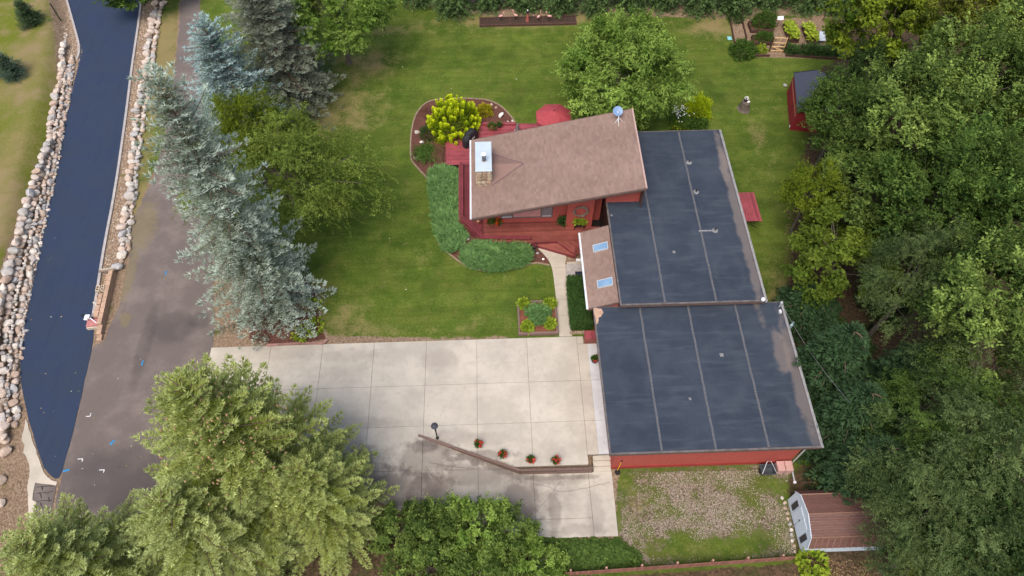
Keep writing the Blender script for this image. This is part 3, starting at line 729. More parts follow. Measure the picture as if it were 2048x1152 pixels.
for yc in (25.32, 22.72):
    x0, x1, y0, y1 = 5.80, 6.68, yc-.27, yc+.27
    def quad(xa, xb, ya, yb, h): return [(xa,ya,zS(xa)+h),(xb,ya,zS(xb)+h),(xb,yb,zS(xb)+h),(xa,yb,zS(xa)+h)]
    w = .042; o = quad(x0,x1,y0,y1,.13); i = quad(x0+w,x1-w,y0+w,y1-w,.13); lo = quad(x0,x1,y0,y1,-.02); il = quad(x0+w,x1-w,y0+w,y1-w,.05)
    sk = MB().add(o+i+lo+il, [(0,1,5,4),(1,2,6,5),(2,3,7,6),(3,0,4,7),(8,9,1,0),(9,10,2,1),(10,11,3,2),(11,8,0,3),(4,5,13,12),(5,6,14,13),(6,7,15,14),(7,4,12,15)]).build('skylight', M_alu, house)
    MB().add(quad(x0+w,x1-w,y0+w,y1-w,.105), [(0,1,2,3)]).build('pane', M_sky, sk)
# chimney: stone shaft, metal cap, flue, and the shingled saddle behind it
M_mortar = simple('mortar', (.26, .20, .15), .95, .2, 10, .3)
M_stone = NT('chimney_stone'); _i = M_stone.n.new('ShaderNodeObjectInfo'); _r = M_stone.n.new('ShaderNodeValToRGB'); _r.color_ramp.interpolation = 'CONSTANT'
for k, (p, c) in enumerate(((0, (.42,.32,.21)), (.2, (.30,.21,.14)), (.4, (.50,.41,.30)), (.6, (.36,.26,.18)), (.8, (.45,.31,.22)))):
    e = _r.color_ramp.elements[k] if k < 2 else _r.color_ramp.elements.new(p); e.position = p; e.color = (*c, 1)
M_stone.l.new(_i.outputs['Random'], _r.inputs[0]); _k = M_stone.noise(14, 4); M_stone.bump(_k, .5, .02)
M_stone = M_stone.done(M_stone.mix(M_stone.ss(_k, .3, .7), M_stone.mix(1., _r.outputs[0], (.7, .68, .64), 'MULTIPLY'), _r.outputs[0]), .9, .15)
CX0, CX1, CY0, CY1 = -1.20, -.22, 30.26, 32.72
chim = MB().box((CX0+.03, CY0+.03, 3.1), (CX1-.03, CY1-.03, 4.82)).build('chimney', M_mortar, house)
def stone_face(axis, a0, a1, fixed, sgn, z0, z1, seed):
    rg = random.Random(seed); z = z0
    while z < z1-.02:
        h = min(rg.uniform(.22, .40), z1-z); a = a0
        while a < a1-.02:
            w = min(rg.uniform(.22, .46), a1-a)
            if a1-a-w < .08: w = a1-a
            pl = []
            for k in range(7):
                t = 2*math.pi*k/7+rg.uniform(-.2, .2); rr = rg.uniform(.86, 1.08)
                pl.append((a+w/2+math.cos(t)*w*.54*rr, z+h/2+math.sin(t)*h*.56*rr))
            pl = [(min(max(u, a0), a1), min(max(v, z0-.1), z1)) for u, v in pl]
            d = rg.uniform(.03, .055); mb = MB(); c = (a+w/2, z+h/2)
            def P3(u, v, k): return (u, fixed+sgn*k, v) if axis == 'y' else (fixed+sgn*k, u, v)
            vs = [P3(u, v, -.04) for u, v in pl]+[P3(c[0]+(u-c[0])*.82, c[1]+(v-c[1])*.82, d) for u, v in pl]+[P3(c[0], c[1], d+.012)]
            n = 7; mb.add(vs, [(i, (i+1)%n, n+(i+1)%n, n+i) for i in range(n)]+[(n+i, n+(i+1)%n, 2*n) for i in range(n)])
            mb.build('stone', M_stone, chim); a += w
        z += h
stone_face('y', CX0+.01, CX1-.01, CY0+.03, -1, 3.34, 4.80, 1)
stone_face('x', CY0+.01, CY1-.01, CX0+.03, -1, 3.34, 4.80, 2)
stone_face('x', CY0+.01, CY1-.01, CX1-.03, 1, 3.7, 4.80, 3)
M_cap = simple('galvanised_cap', (.50, .58, .63), .4, .06, 2, .05, metal=.15, spec=.5)
MB().bbox((CX0-.03, CY0-.04, 4.825), (CX1+.03, CY1+.02, 4.91), .015).build('chimney_cap', M_cap, chim)
fl = g(968, 322, 4.9)
MB().lathe((fl[0], fl[1], 4.91), [(.20, 0), (.20, .03), (.15, .05)], 20).build('flue_collar', M_alu, chim)
mb = MB().lathe((fl[0], fl[1], 4.955), [(.12, 0), (.12, .42)], 18); mb.build('flue_pipe', simple('flue_steel', (.16, .16, .17), .35, .2, 8, 0, metal=.6), chim, True)
mb = MB().lathe((fl[0], fl[1], 5.375), [(.10, 0), (.10, .10), (.16, .10), (.17, .16), (.13, .20), (.05, .22)], 18); mb.build('flue_cap', M_gutter, chim)
mb = MB().lathe((fl[0], fl[1], 5.40), [(.135, 0), (.135, .07)], 18); mb.build('flue_band', M_black, chim)
apx = (1.85, 31.5); zc = zR(1.85)+.03; rdg = zR(CX1)+.52
saddle = MB(); saddle.cc = (.265, .170, .140)
saddle.add([(CX1-.02, 31.5, rdg), (apx[0], apx[1], zc), (CX1-.02, CY1+.16, zR(CX1)+.02), (CX1-.02, CY0-.14, zR(CX1)+.02)], [(0,1,2),(0,3,1)])
saddle.build('saddle', M_shin, house)
M_valley = simple('valley_metal', (.16, .10, .105), .6, .15, 4, 0)
for yy in (CY1+.16, CY0-.14):
    MB().tube([(CX1, yy, zR(CX1)+.03), (apx[0], apx[1], zc+.005)], .03, 5).build('valley_flashing', M_valley, house)
# ------------------------------------------------------------------ deck
def deck_mat(name, c):
    s = NT(name); k = s.n.new('ShaderNodeObjectInfo'); a = s.noise(1.5, 4, .6); b = s.noise(40, 2)
    cc = s.mix(s.ss(a, .35, .68), cmul(c, .82), cmul(c, 1.12)); cc = s.mix(s.ss(b, .3, .8, 0, .35), cc, cmul(c, .7))
    cc = s.mix(s.ss(s.noise(.9, 3), .6, .8, 0, .4), cc, (c[0]*.95, c[1]*2.0, c[2]*2.0))
    cc = s.mix(1., cc, s.mix(k.outputs['Random'], (.66, .62, .62), (1.0, 1.0, 1.0)), 'MULTIPLY'); s.bump(a, .2, .01)
    return s.done(cc, .55, .35)
M_deck = deck_mat('red_deck_stain', (.285, .082, .062)); M_pink = deck_mat('faded_pink_stain', (.34, .072, .085)); M_west = deck_mat('dark_red_stain', (.21, .042, .048))
deck = thing('deck', (2, 29, 0), 'red stained timber deck wrapping the shingle roofed room', 'deck')
def boards(poly, ang, z, m, w=.142, gap=.013, th=.035, nm='deck_board', par=None):
    d = Vector((math.cos(ang), math.sin(ang))); n = Vector((-d.y, d.x))
    t0 = min(p[0]*n.x+p[1]*n.y for p in poly); t1 = max(p[0]*n.x+p[1]*n.y for p in poly); t = t0
    while t < t1-.02:
        pl = clip(clip(poly, n.x, n.y, t), -n.x, -n.y, -(t+w-gap))
        if area(pl) > .006: MB().prism(pl, z-th, z+random.Random(int(t*997)).uniform(-.002, .002)).build(nm, m, par or deck)
        t += w
Z = .45
boards([(-3.5, 34.95), (6.5, 34.95), (6.5, 38.72), (-1.3, 38.93), (-3.0, 37.6), (-3.5, 37.1)], 0, Z, M_pink)
boards([(-2.52, 34.93), (-2.5, 29.96), (-.94, 28.15), (-.90, 28.15), (-.90, 34.93)], math.pi/2, Z, M_west)
boards([(-.885, 28.0), (2.3, 27.94), (6.9, 27.94), (6.9, 30.4), (-.885, 30.4)], 0, Z, M_deck)
boards([(2.48, 27.85), (3.98, 27.925), (5.07, 26.84)], math.atan2(-.98, 2.59), .25, M_deck, nm='step_board')
boards([(3.99, 27.925), (5.6, 27.925), (5.6, 26.9), (5.09, 26.86)], math.atan2(-1.1, 1.1), .43, M_deck, nm='step_board')
rim = [(-2.56, 34.95), (-2.54, 29.94), (-.96, 28.11), (2.4, 27.90)]
ribbon(rim, .035, -.02, .452).build('rim_board', M_west, deck)
ribbon([(-3.54, 34.93), (-3.54, 37.12), (-3.02, 37.66), (-1.33, 38.99), (5.5, 38.78)], .035, -.02, .452).build('rim_board', M_pink, deck)
ribbon([(2.44, 27.86), (5.09, 26.80)], .04, 0, .25).build('riser', M_west, deck)
ribbon([(2.36, 27.915), (4.02, 27.925)], .03, 0, .452).build('riser', M_west, deck)
ribbon([(3.96, 27.95), (5.08, 26.83)], .03, .2, .43).build('riser', M_west, deck)
ribbon([(-3.52, 34.93), (-2.5, 34.93)], .03, .3, .456).build('rim_board', M_dark, deck)
cap = [(-2.46, 34.9), (-2.44, 29.99), (-.90, 28.22), (2.15, 28.05)]
for k, dx in enumerate((0, .15)):
    ribbon([(p[0]+dx*(1 if i < 2 else .4), p[1]+dx*(0 if i < 1 else .45 if i < 2 else .95)) for i, p in enumerate(cap)], .12, .66, .70).build('rail_cap', M_west, deck)
for a, b in zip(cap[:-1], cap[1:]):
    n = max(1, int((Vector(b)-Vector(a)).length/1.2))
    for i in range(n+1):
        p = Vector(a).lerp(Vector(b), i/n)+Vector((.08, .08)); MB().box((p.x-.045, p.y-.045, .44), (p.x+.045, p.y+.045, .659)).build('rail_post', M_west, deck)
# low kerb board on the north edge of the rear deck
ribbon([(-1.0, 38.86), (1.6, 38.80)], .22, .44, .62).build('kerb_board', M_pink, deck)
# little hand rail by the porch
for a, b in (((5.05,26.95,.43),(5.05,26.95,1.0)), ((5.55,27.15,.43),(5.55,27.15,1.0)), ((5.03,26.94,1.0),(5.57,27.16,1.0))): MB().tube([a, b], .04, 6).build('hand_rail', M_west, deck)
x = MB().bbox((5.12, 26.56, .0), (5.75, 26.74, .12), .02).build('splash_block', M_gutter); tag(x, 'white splash block under the gutter by the deck steps', 'splash block')
x = MB().bbox((4.98, 25.02, .05), (5.78, 25.75, .065), .005).build('dark_floor_sheet', simple('navy_mat', (.02, .025, .05), .9, .2, 30, .2)); tag(x, 'dark navy door mat on the porch beside the yew hedge', 'mat')
x = MB().bbox((4.5, 26.36, 0), (5.8, 26.52, .10), .02).build('porch_kerb', M_walk); tag(x, 'pale low kerb at the edge of the porch', 'kerb')

# ------------------------------------------------------------------ patio umbrella
M_umb = simple('red_canvas', (.34, .055, .066), .8, .14, 5, .1); M_umbd = simple('umbrella_pole', (.10, .03, .03), .5, .1, 5, 0)
ux, uy = 4.30, 37.72
umb = thing('patio_umbrella', (ux, uy, .45), 'open red octagonal patio umbrella on the rear deck', 'umbrella')
mb = MB(); n = 8; top = (ux, uy, 2.75); r = 1.34
rimv = [(ux+r*math.cos(R(22.5+45*i)), uy+r*math.sin(R(22.5+45*i)), 2.20) for i in range(n)]
mid = [(ux+r*.52*math.cos(R(22.5+45*i)), uy+r*.52*math.sin(R(22.5+45*i)), 2.50) for i in range(n)]
sag = [tuple((Vector(rimv[i])+Vector(rimv[(i+1)%n]))/2+Vector((0, 0, -.0))) for i in range(n)]
low = [(x, y, z-.14) for x, y, z in rimv]
for i in range(n):
    j = (i+1) % n
    MB().add([top, mid[i], mid[j], rimv[i], rimv[j], low[i], low[j]], [(0,1,2),(1,3,4,2),(3,5,6,4)]).build('canopy_panel', M_umb, umb)
    MB().tube([(ux, uy, 2.70), (rimv[i][0]*.995+ux*.005, rimv[i][1]*.995+uy*.005, 2.185)], .012, 5).build('rib', M_umbd, umb)
MB().tube([(ux, uy, .5), (ux, uy, 2.82)], .024, 8).build('pole', M_umbd, umb)
MB().lathe((ux, uy, 2.74), [(.06, 0), (.05, .05), (.02, .09)], 10).build('finial', M_umbd, umb)
MB().lathe((ux, uy, .45), [(.26, 0), (.26, .05), (.06, .09), (.04, .25)], 16).build('base', M_black, umb)

# ------------------------------------------------------------------ covered grill
gx, gy = -1.72, 37.10
gr = thing('covered_grill', (gx, gy, .45), 'barbecue grill under a black fitted cover on rear deck', 'grill')
Mr = Matrix.Translation((gx, gy, 0)) @ Matrix.Rotation(R(52), 4, 'Z')
M_cover = simple('black_vinyl_cover', (.016, .017, .020), .5, .35, 3, .6, .04, spec=.45)
prof = [(.72, .27, .46), (.73, .28, .70), (.70, .29, 1.02), (.66, .29, 1.22), (.44, .27, 1.34), (.36, .22, 1.52), (.32, .10, 1.60)]
vs = []
for hx, hy, z in prof:
    for k in range(16):
        t = 2*math.pi*k/16; cx_, sy_ = math.cos(t), math.sin(t)
        f = lambda v: math.copysign(abs(v)**.45, v)
        vs.append(Mr @ Vector((hx*f(cx_)*(1+.02*math.sin(5*t+z*9)), hy*f(sy_)*(1+.05*math.sin(7*t)), z)))
mb = MB(); k = len(prof); mb.add(vs, [(i*16+j, i*16+(j+1)%16, (i+1)*16+(j+1)%16, (i+1)*16+j) for i in range(k-1) for j in range(16)]+[tuple(range((k-1)*16, k*16))])
mb.build('cover', M_cover, gr, True)
mb = MB(); mb.box((-.14, -.318, 1.06), (.14, -.300, 1.12), M=Mr); mb.build('logo_tag', M_gutter, gr)
for sx in (-.6, .6):
    for sy in (-.2, .2): MB().tube([Mr @ Vector((sx, sy-.04, .51)), Mr @ Vector((sx, sy+.04, .51))], .055, 10).build('wheel', M_black, gr)

# ------------------------------------------------------------------ satellite dish
bx, by, _ = g(1236, 243, 5.55)
dish = thing('satellite_dish', (bx, by, zR(bx)), 'blue grey satellite dish on the high north corner of shingle roof', 'satellite dish')
M_dish = simple('dish_blue_grey', (.16, .26, .42), .4, .06, 3, 0, spec=.4)
zb = zR(bx); dc = Vector((bx-.05, by+.32, zb+.62)); ax_ = Vector((.05, -.55, .80)).normalized(); t1 = ax_.cross(Vector((1, 0, 0))).normalized(); t2 = ax_.cross(t1)
mb = MB(); vs = []; N = 24
rings = [(0, 0), (.14, .008), (.22, .03), (.305, .054), (.313, .052)]
for rr, hh in rings[1:]:
    vs += [dc+ax_*hh+(t2*math.cos(2*math.pi*k/N)*1.03+t1*math.sin(2*math.pi*k/N))*rr for k in range(N)]
vs.append(dc); m_ = len(vs)-1
fs = [(m_, k, (k+1) % N) for k in range(N)]+[(i*N+k, (i+1)*N+k, (i+1)*N+(k+1)%N, i*N+(k+1)%N) for i in range(3) for k in range(N)]
vs += [dc-ax_*.03]; fs += [(len(vs)-1, 3*N+(k+1) % N, 3*N+k) for k in range(N)]
mb.add(vs, fs).build('reflector', M_dish, dish, True)
MB().tube([(bx, by, zb), (bx, by+.02, zb+.40), dc-ax_*.02], .028, 8).build('mast', M_gutter, dish)
for dx, dy in ((.28, -.05), (-.20, -.06), (0, -.42)): MB().tube([(bx, by, zb+.36), (bx+dx, by+dy, zR(bx+dx)+.02)], .014, 6).build('strut', M_gutter, dish)
f0 = dc-t1*.36*(1 if t1.z > 0 else -1); f1 = dc+ax_*.42-t1*.1*(1 if t1.z > 0 else -1)
MB().tube([f0, f1], .010, 6).build('feed_arm', M_dish, dish); MB().tube([f1, f1-ax_*.08], .026, 8).build('receiver', M_dish, dish)

# ------------------------------------------------------------------ lamp post, wreath, red box, east table
lx_, ly_, _ = g(875, 877)
lamp = thing('lamp_post', (lx_, ly_, .04), 'short black lamp post with round lantern at driveway wall end', 'lamp')
MB().lathe((lx_, ly_, .04), [(.10, 0), (.10, .03), (.05, .06), (.038, .12), (.038, 1.55)], 10).build('post', M_black, lamp)
MB().lathe((lx_, ly_, 1.2), [(.055, 0), (.055, .05)], 10).build('collar', M_black, lamp)
MB().lathe((lx_, ly_, 1.55), [(.06, 0), (.12, .06), (.15, .26), (.15, .28)], 12).build('lantern_glass', simple('smoked_glass', (.06, .065, .07), .2, .1, 5, 0, spec=.5), lamp)
MB().lathe((lx_, ly_, 1.832), [(.20, 0), (.19, .04), (.10, .12), (.03, .16), (.02, .20)], 14).build('lantern_roof', simple('grey_metal', (.05, .055, .065), .45, .1, 5, 0), lamp)
wr = thing('wreath', (5.46, 29.0, 2.25), 'round grey brown twig wreath on the red pier wall', 'wreath')
rg = random.Random(7)
for k in range(7):
    mb = MB(); ph = rg.random()*6
    mb.tube([(5.46+math.cos(t)*(.44+.05*math.sin(5*t+ph)), 28.97-.05+.03*math.cos(3*t+ph), 2.25+math.sin(t)*(.44+.05*math.sin(5*t+ph))) for t in np.linspace(0, 2*math.pi, 33)], .035, 5, cap=False)
    mb.build('twig', simple('wreath_twig', (.17, .13, .10), .9, .3, 20, .3), wr)
rb = thing('red_storage_box', (5.4, 20.75, .05), 'small red slatted storage box against the garage west wall', 'storage box')
for i in range(5): MB().bbox((5.10+i*.135, 20.44, .62), (5.10+(i+1)*.135-.008, 21.02, .66), .006).build('lid_board', M_pink, rb)
MB().box((5.12, 20.46, .05), (5.76, 21.0, .615)).build('body', M_deck, rb)
for k in range(2): MB().box((5.11, 20.445, .08+k*.27), (5.77, 20.458, .33+k*.27)).build('side_board', M_deck, rb)
et = thing('garden_table', (16.95, 30.2, 0), 'red slatted garden table with curved black legs beside the east gutter', 'table')
for i in range(9): MB().bbox((16.26+i*.16, 28.93, .72), (16.26+(i+1)*.16-.010, 31.42, .76), .006).build('table_board', M_pink, et)
for yy in (29.2, 31.15): MB().box((16.3, yy-.04, .66), (17.66, yy+.04, .719)).build('batten', M_west, et)
for yy in (28.98, 31.3):
    for sx in (-1, 1):
        MB().tube([(16.95+sx*.45, yy, .66), (16.95+sx*.10, yy-.02, .42), (16.95+sx*.30, yy-.03, .2), (16.95+sx*.60, yy-.02, .02)], .022, 6).build('leg', M_black, et)
# ------------------------------------------------------------------ plant generators (leaf-sized faces; 'col' = hue mix, brightness)
def leafmat2(name, c0, c1, trans=.25, rough=.6, spec=.10):
    s = NT(name); a = s.sep(s.attr('col').outputs['Color'])
    cc = s.mix(a[0], c0, c1); br = s.n.new('ShaderNodeCombineColor')
    for i in range(3): s.l.new(a[1], br.inputs[i])
    cc = s.mix(1., cc, br.outputs[0], 'MULTIPLY'); s.done(cc, rough, spec)
    t = s.n.new('ShaderNodeBsdfTranslucent'); s.l.new(s.mix(1., cc, (1.2, 1.15, .5), 'MULTIPLY'), t.inputs['Color'])
    mx = s.n.new('ShaderNodeMixShader'); mx.inputs[0].default_value = trans
    s.l.new(s.b.outputs[0], mx.inputs[1]); s.l.new(t.outputs[0], mx.inputs[2]); s.l.new(mx.outputs[0], s.out.inputs['Surface'])
    return s.mat
def unit(v): return v/(np.linalg.norm(v, axis=-1, keepdims=True)+1e-9)
def leaf_quads(P, D, U, L, W, cup=.12, droop=0.):
    D = unit(D); S = unit(np.cross(D, U)); N = np.cross(S, D); L = np.asarray(L)[:, None]; W = np.asarray(W)[:, None]
    m = P+D*L*.45; tip = P+D*L-np.array([0, 0, 1.])*L*droop
    return np.stack([P, m+S*W/2+N*W*cup, tip, m-S*W/2+N*W*cup], 1)
def blades(P, D, U, L, W):
    D = unit(D); S = unit(np.cross(D, U)); L = np.asarray(L)[:, None]; W = np.asarray(W)[:, None]
    return np.stack([P-S*W/2, P+S*W/2, P+D*L], 1)
def cc2(hue, br, k):
    n = len(hue); c = np.zeros((n, 3), np.float32); c[:, 0] = np.clip(hue, 0, 1); c[:, 1] = br
    return np.repeat(c, k, 0)
UP = np.array([0, 0, 1.])
def crown_broad(rng, Rr, Rz, nclump, ntw, nleaf, leaf, asp, lobes=.25, shoots=0, rc=(.17, .30), low=-.45, twdroop=.0, gather=.5, zsquash=.75, gaps=.42):
    """crown centred on the origin: clumps of leafy twigs -> quads and colours; also returns clump centres"""
    d = unit(rng.normal(size=(nclump*3, 3))); d = d[d[:, 2] > low][:nclump]; n = len(d)
    ph = rng.uniform(0, 6.28, (6,)); az = np.arctan2(d[:, 1], d[:, 0])
    gap = np.sin(3*az+ph[3]+4*d[:, 2])*np.sin(4*az+ph[4]-5*d[:, 2]+1)+rng.normal(0, .25, n)
    kp = gap > -gaps; d = d[kp]; az = az[kp]; n = len(d)
    lob = 1+lobes*(np.sin(2*az+ph[0])*.4+np.sin(3*az+ph[1]+2*d[:, 2])*.5+np.sin(5*az+ph[2]-3*d[:, 2])*.4)
    rad = (gather+(1-gather)*rng.random(n)**.6)*lob
    C = d*rad[:, None]*np.array([Rr, Rr, Rz])
    rcl = Rr*rng.uniform(rc[0], rc[1], n); chue = rng.normal(.45, .18, n); cbr = rng.uniform(.78, 1.2, n)
    ci = np.repeat(np.arange(n), ntw); m = len(ci)
    out = unit(C/np.array([Rr, Rr, Rz]))
    td = unit(out[ci]*.75+rng.normal(size=(m, 3))*.62+UP*(.32-twdroop)); tl = rcl[ci]*rng.uniform(.6, 1.25, m)
    tb = C[ci]+rng.normal(size=(m, 3))*rcl[ci][:, None]*.30*np.array([1, 1, zsquash])
    thue = chue[ci]+rng.normal(0, .12, m); tbr = cbr[ci]*rng.uniform(.85, 1.15, m)
    if shoots:
        si = rng.choice(n, shoots, p=(np.clip(d[:, 2]+.1, .001, None)/np.clip(d[:, 2]+.1, .001, None).sum()))
        k = 3; si = np.repeat(si, k); q = len(si)
        sb = C[si]+out[si]*rcl[si][:, None]*.5+rng.normal(size=(q, 3))*.1
        sd_ = unit(out[si]*.5+UP*1.3+rng.normal(size=(q, 3))*.2); sl = Rr*rng.uniform(.25, .5, q)
        tb = np.concatenate([tb, sb]); td = np.concatenate([td, sd_]); tl = np.concatenate([tl, sl]); thue = np.concatenate([thue, rng.uniform(.65, 1, q)]); tbr = np.concatenate([tbr, rng.uniform(1.05, 1.35, q)]); m = len(tl)
    ti = np.repeat(np.arange(m), nleaf); q = len(ti); t = (np.tile(np.arange(nleaf), m)+rng.random(q))/nleaf
    P = tb[ti]+td[ti]*(tl[ti]*t)[:, None]-UP*(tl[ti]*t*t*twdroop)[:, None]
    side = unit(np.cross(td[ti], UP+rng.normal(size=(q, 3))*.4))*np.where(np.arange(q) % 2, 1, -1)[:, None]
    D = unit(td[ti]*.45+side*.8+rng.normal(size=(q, 3))*.35-UP*.18)
    U = unit(UP*.8+td[ti]*.35+rng.normal(size=(q, 3))*.45)
    cs_ = np.append(rng.uniform(.72, 1.3, n)[ci], np.full(m-len(ci), 1.1)) if m > len(ci) else rng.uniform(.72, 1.3, n)[ci]
    s = leaf*cs_[ti]*rng.uniform(.7, 1.25, q)
    V = leaf_quads(P, D, U, s, s*asp, .15, .1)
    hue = thue[ti]+rng.normal(0, .10, q)+.10*(t-.5); br = tbr[ti]*rng.uniform(.82, 1.18, q)
    return V.reshape(-1, 3), cc2(hue, br, 4), C
def limbs(mb, base, C, zc, rng, r0, n=14, rmin=.02):
    """trunk from base up to the crown centre and tapering limbs out to clump centres"""
    b = Vector(base); top = Vector((b.x+rng.uniform(-.2, .2), b.y+rng.uniform(-.2, .2), b.z+zc))
    knee = b.lerp(top, .5)+Vector((rng.uniform(-.1, .1), rng.uniform(-.1, .1), 0))
    mb.tube([b, b+Vector((0, 0, .25)), knee, top], [r0*1.35, r0, r0*.78, r0*.5], 9)
    idx = rng.choice(len(C), min(n, len(C)), replace=False)
    for i in idx:
        e = b+Vector((0, 0, zc))+Vector(C[i]); s = b.lerp(top, rng.uniform(.55, .98)); m_ = s.lerp(e, .5)+Vector((0, 0, -.15+rng.uniform(0, .5)))
        mb.tube([s, m_, e], [r0*.26, r0*.15, rmin*.8], 5)
def spruce_needles(rng, H, Rr, pw, dz, nb, z0=.3, el0=-.1, el1=.7, sag=.25, upt=.18, ds=.16, tl=.55, nl=.11, nw=.030, node=.09, k=4, spread=.95, open_=0., rmin=.25, fwd=.62):
    Vs, Cs, axes = [], [], []; z = z0
    while z < H*.985:
        f = z/H; r = max(Rr*(1-f)**pw, rmin); n = max(4, int(nb*(.6+.4*(r/Rr))))
        a0 = rng.uniform(0, 6.28)
        for j in range(n):
            if rng.random() < open_: continue
            az = a0+6.283*j/n+rng.normal(0, .13); L = r*rng.uniform(.58, 1.18); zz = z+rng.uniform(-dz*.4, dz*.4)
            el = el0+(el1-el0)*f**1.6+rng.normal(0, .06); h = np.array([math.cos(az), math.sin(az), 0]); side = np.array([-h[1], h[0], 0])
            t = np.arange(.05, 1.0, ds/L) if L > .4 else np.array([.3, .7, .9])
            t = np.append(np.clip(t+rng.normal(0, .02, len(t)), 0, 1), 1.)
            def ax(t_): return h[None]*(L*t_*math.cos(el*.6))[:, None]+UP[None]*(zz+L*(math.tan(el)*t_-sag*t_**2+upt*t_**3))[:, None]
            P = ax(t); T = unit(ax(t+.02)-P); axes.append(ax(np.array([0, .35, .7, 1.])))
            m = len(t); sg = np.array([-1, 1]); l = np.minimum(tl, .42*L*(1-t)+.16)*rng.uniform(.8, 1.15, m)
            B = np.repeat(P, 2, 0); lt = np.repeat(l, 2); TT = np.repeat(T, 2, 0); s_ = np.tile(sg, m)
            td = unit(TT*fwd+side[None]*(s_*.85)[:, None]+UP*rng.normal(.02, .12, (2*m, 1))-UP*.10)
            td[-2:] = T[-1]+rng.normal(0, .12, (2, 3)); ft = np.repeat(t, 2)
            nn = np.maximum(2, (lt/node).astype(int)); bi = np.repeat(np.arange(2*m), nn)
            u = np.concatenate([(np.arange(q)+.6)/q for q in nn]); q0 = B[bi]+td[bi]*(lt[bi]*u)[:, None]-UP*(lt[bi]*u**2*.14)[:, None]
            bi2 = np.repeat(np.arange(len(bi)), k); q = len(bi2); d0 = td[bi][bi2]
            pr = unit(np.cross(d0, rng.normal(size=(q, 3)))); pr[:, 2] = np.abs(pr[:, 2])*.9-.15
            D = d0*.8+pr*spread*.75
            V = blades(q0[bi2]+rng.normal(0, .012, (q, 3)), D, UP+rng.normal(size=(q, 3))*.5, nl*rng.uniform(.7, 1.3, q), nw*rng.uniform(.8, 1.3, q))
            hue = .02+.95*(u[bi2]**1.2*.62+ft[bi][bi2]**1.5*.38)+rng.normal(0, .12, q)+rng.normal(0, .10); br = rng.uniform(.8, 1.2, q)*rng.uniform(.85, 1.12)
            Vs.append(V.reshape(-1, 3)); Cs.append(cc2(hue, br, 3))
        z += dz*rng.uniform(.85, 1.15)*(1 if f < .8 else .75)
    # leader
    q = 60; P = np.stack([np.zeros(q), np.zeros(q), H*(.95+.06*rng.random(q))], 1); D = unit(rng.normal(size=(q, 3))*.6+UP)
    Vs.append(blades(P, D, rng.normal(size=(q, 3)), np.full(q, nl*1.4), np.full(q, nw)).reshape(-1, 3)); Cs.append(cc2(np.full(q, .8), np.ones(q), 3))
    return np.concatenate(Vs), np.concatenate(Cs), axes
M_bark = simple('grey_bark', (.13, .105, .085), .95, .3, 8, .6, .03); M_barkr = simple('spruce_bark', (.15, .10, .075), .95, .3, 8, .6, .03)
def use(o, m):
    o.material_slots[0].link = 'OBJECT'; o.material_slots[0].material = m
    return o
PROTO = {}
def proto_broad(key, seed, H, zc, r0, nlimb=16, **kw):
    rng = np.random.default_rng(seed); V, C, cl = crown_broad(rng, **kw)
    crown = npmesh('crown', V+np.array([0, 0, zc]), 4, M_bark, C, parent=False)
    mb = MB(); limbs(mb, (0, 0, 0), cl, zc, rng, r0, nlimb); tr = mb.build('trunk', M_bark); me_t = tr.data; bpy.data.objects.remove(tr)
    PROTO[key] = (me_t, crown, zc)
def proto_spruce(key, seed, H, r0, nlimb=60, **kw):
    rng = np.random.default_rng(seed); V, C, axes = spruce_needles(rng, H, **kw)
    crown = npmesh('crown', V, 3, M_barkr, C, parent=False); mb = MB()
    mb.tube([(0, 0, 0), (0, 0, H*.5), (0, 0, H*.97)], [r0, r0*.6, .02], 9)
    for i in rng.choice(len(axes), min(nlimb, len(axes)), replace=False): mb.tube([tuple(p) for p in axes[i]], [.035, .028, .02, .01], 4, cap=False)
    tr = mb.build('trunk', M_barkr); me_t = tr.data; bpy.data.objects.remove(tr)
    PROTO[key] = (me_t, crown, H)
def tree(key, name, loc, sc, rot, mat, label, cat='tree', group=None, bark=None):
    me_t, me_c, _ = PROTO[key]; t = thing(name, loc, label, cat, group)
    a = link('trunk', me_t, t); b = link('crown', me_c, t)
    t.scale = sc if isinstance(sc, (tuple, list)) else (sc, sc, sc); t.rotation_euler[2] = rot
    use(b, mat); use(a, bark or (M_bark))
    return t
def tree_at(key, name, px, py, sc, rot, mat, label, group=None, cat='tree', z=None, bark=None):
    """px,py: where the middle of the crown shows in the photograph"""
    zc = PROTO[key][2]*(sc[2] if isinstance(sc, (tuple, list)) else sc)
    x, y, _ = g(px, py, zc+(z or 0)); return tree(key, name, (x, y, gzf(x, y)-.05), sc, rot, mat, label, cat, group, bark)
# --- small plants; each returns one mesh under its thing
def plant(name, loc, label, V, k, C, mat, cat='plant', group=None, part='foliage', stem=None):
    t = thing(name, loc, label, cat, group); npmesh(part, V, k, mat, C, t)
    if stem is not None: stem.build('stem', M_bark, t)
    return t
def rosette(rng, n, L, W, r=.05, el=(.15, 1.2), droop=.5, h=.12):
    az = rng.uniform(0, 6.283, n); e = rng.uniform(el[0], el[1], n); D = np.stack([np.cos(az)*np.cos(e), np.sin(az)*np.cos(e), np.sin(e)], 1)
    s = rng.uniform(.75, 1.2, n); tip0 = D*(L*.55*s)[:, None]; P = tip0+UP*h*rng.random((n, 1))
    D2 = D.copy(); D2[:, 2] = D2[:, 2]*.3-droop*(1-np.sin(e))*.6
    V = leaf_quads(P, D2, UP+D*.3+rng.normal(size=(n, 3))*.15, L*.62*s, W*s, .12, .12)
    return V.reshape(-1, 3), cc2(rng.normal(.5, .22, n), rng.uniform(.8, 1.2, n), 4)
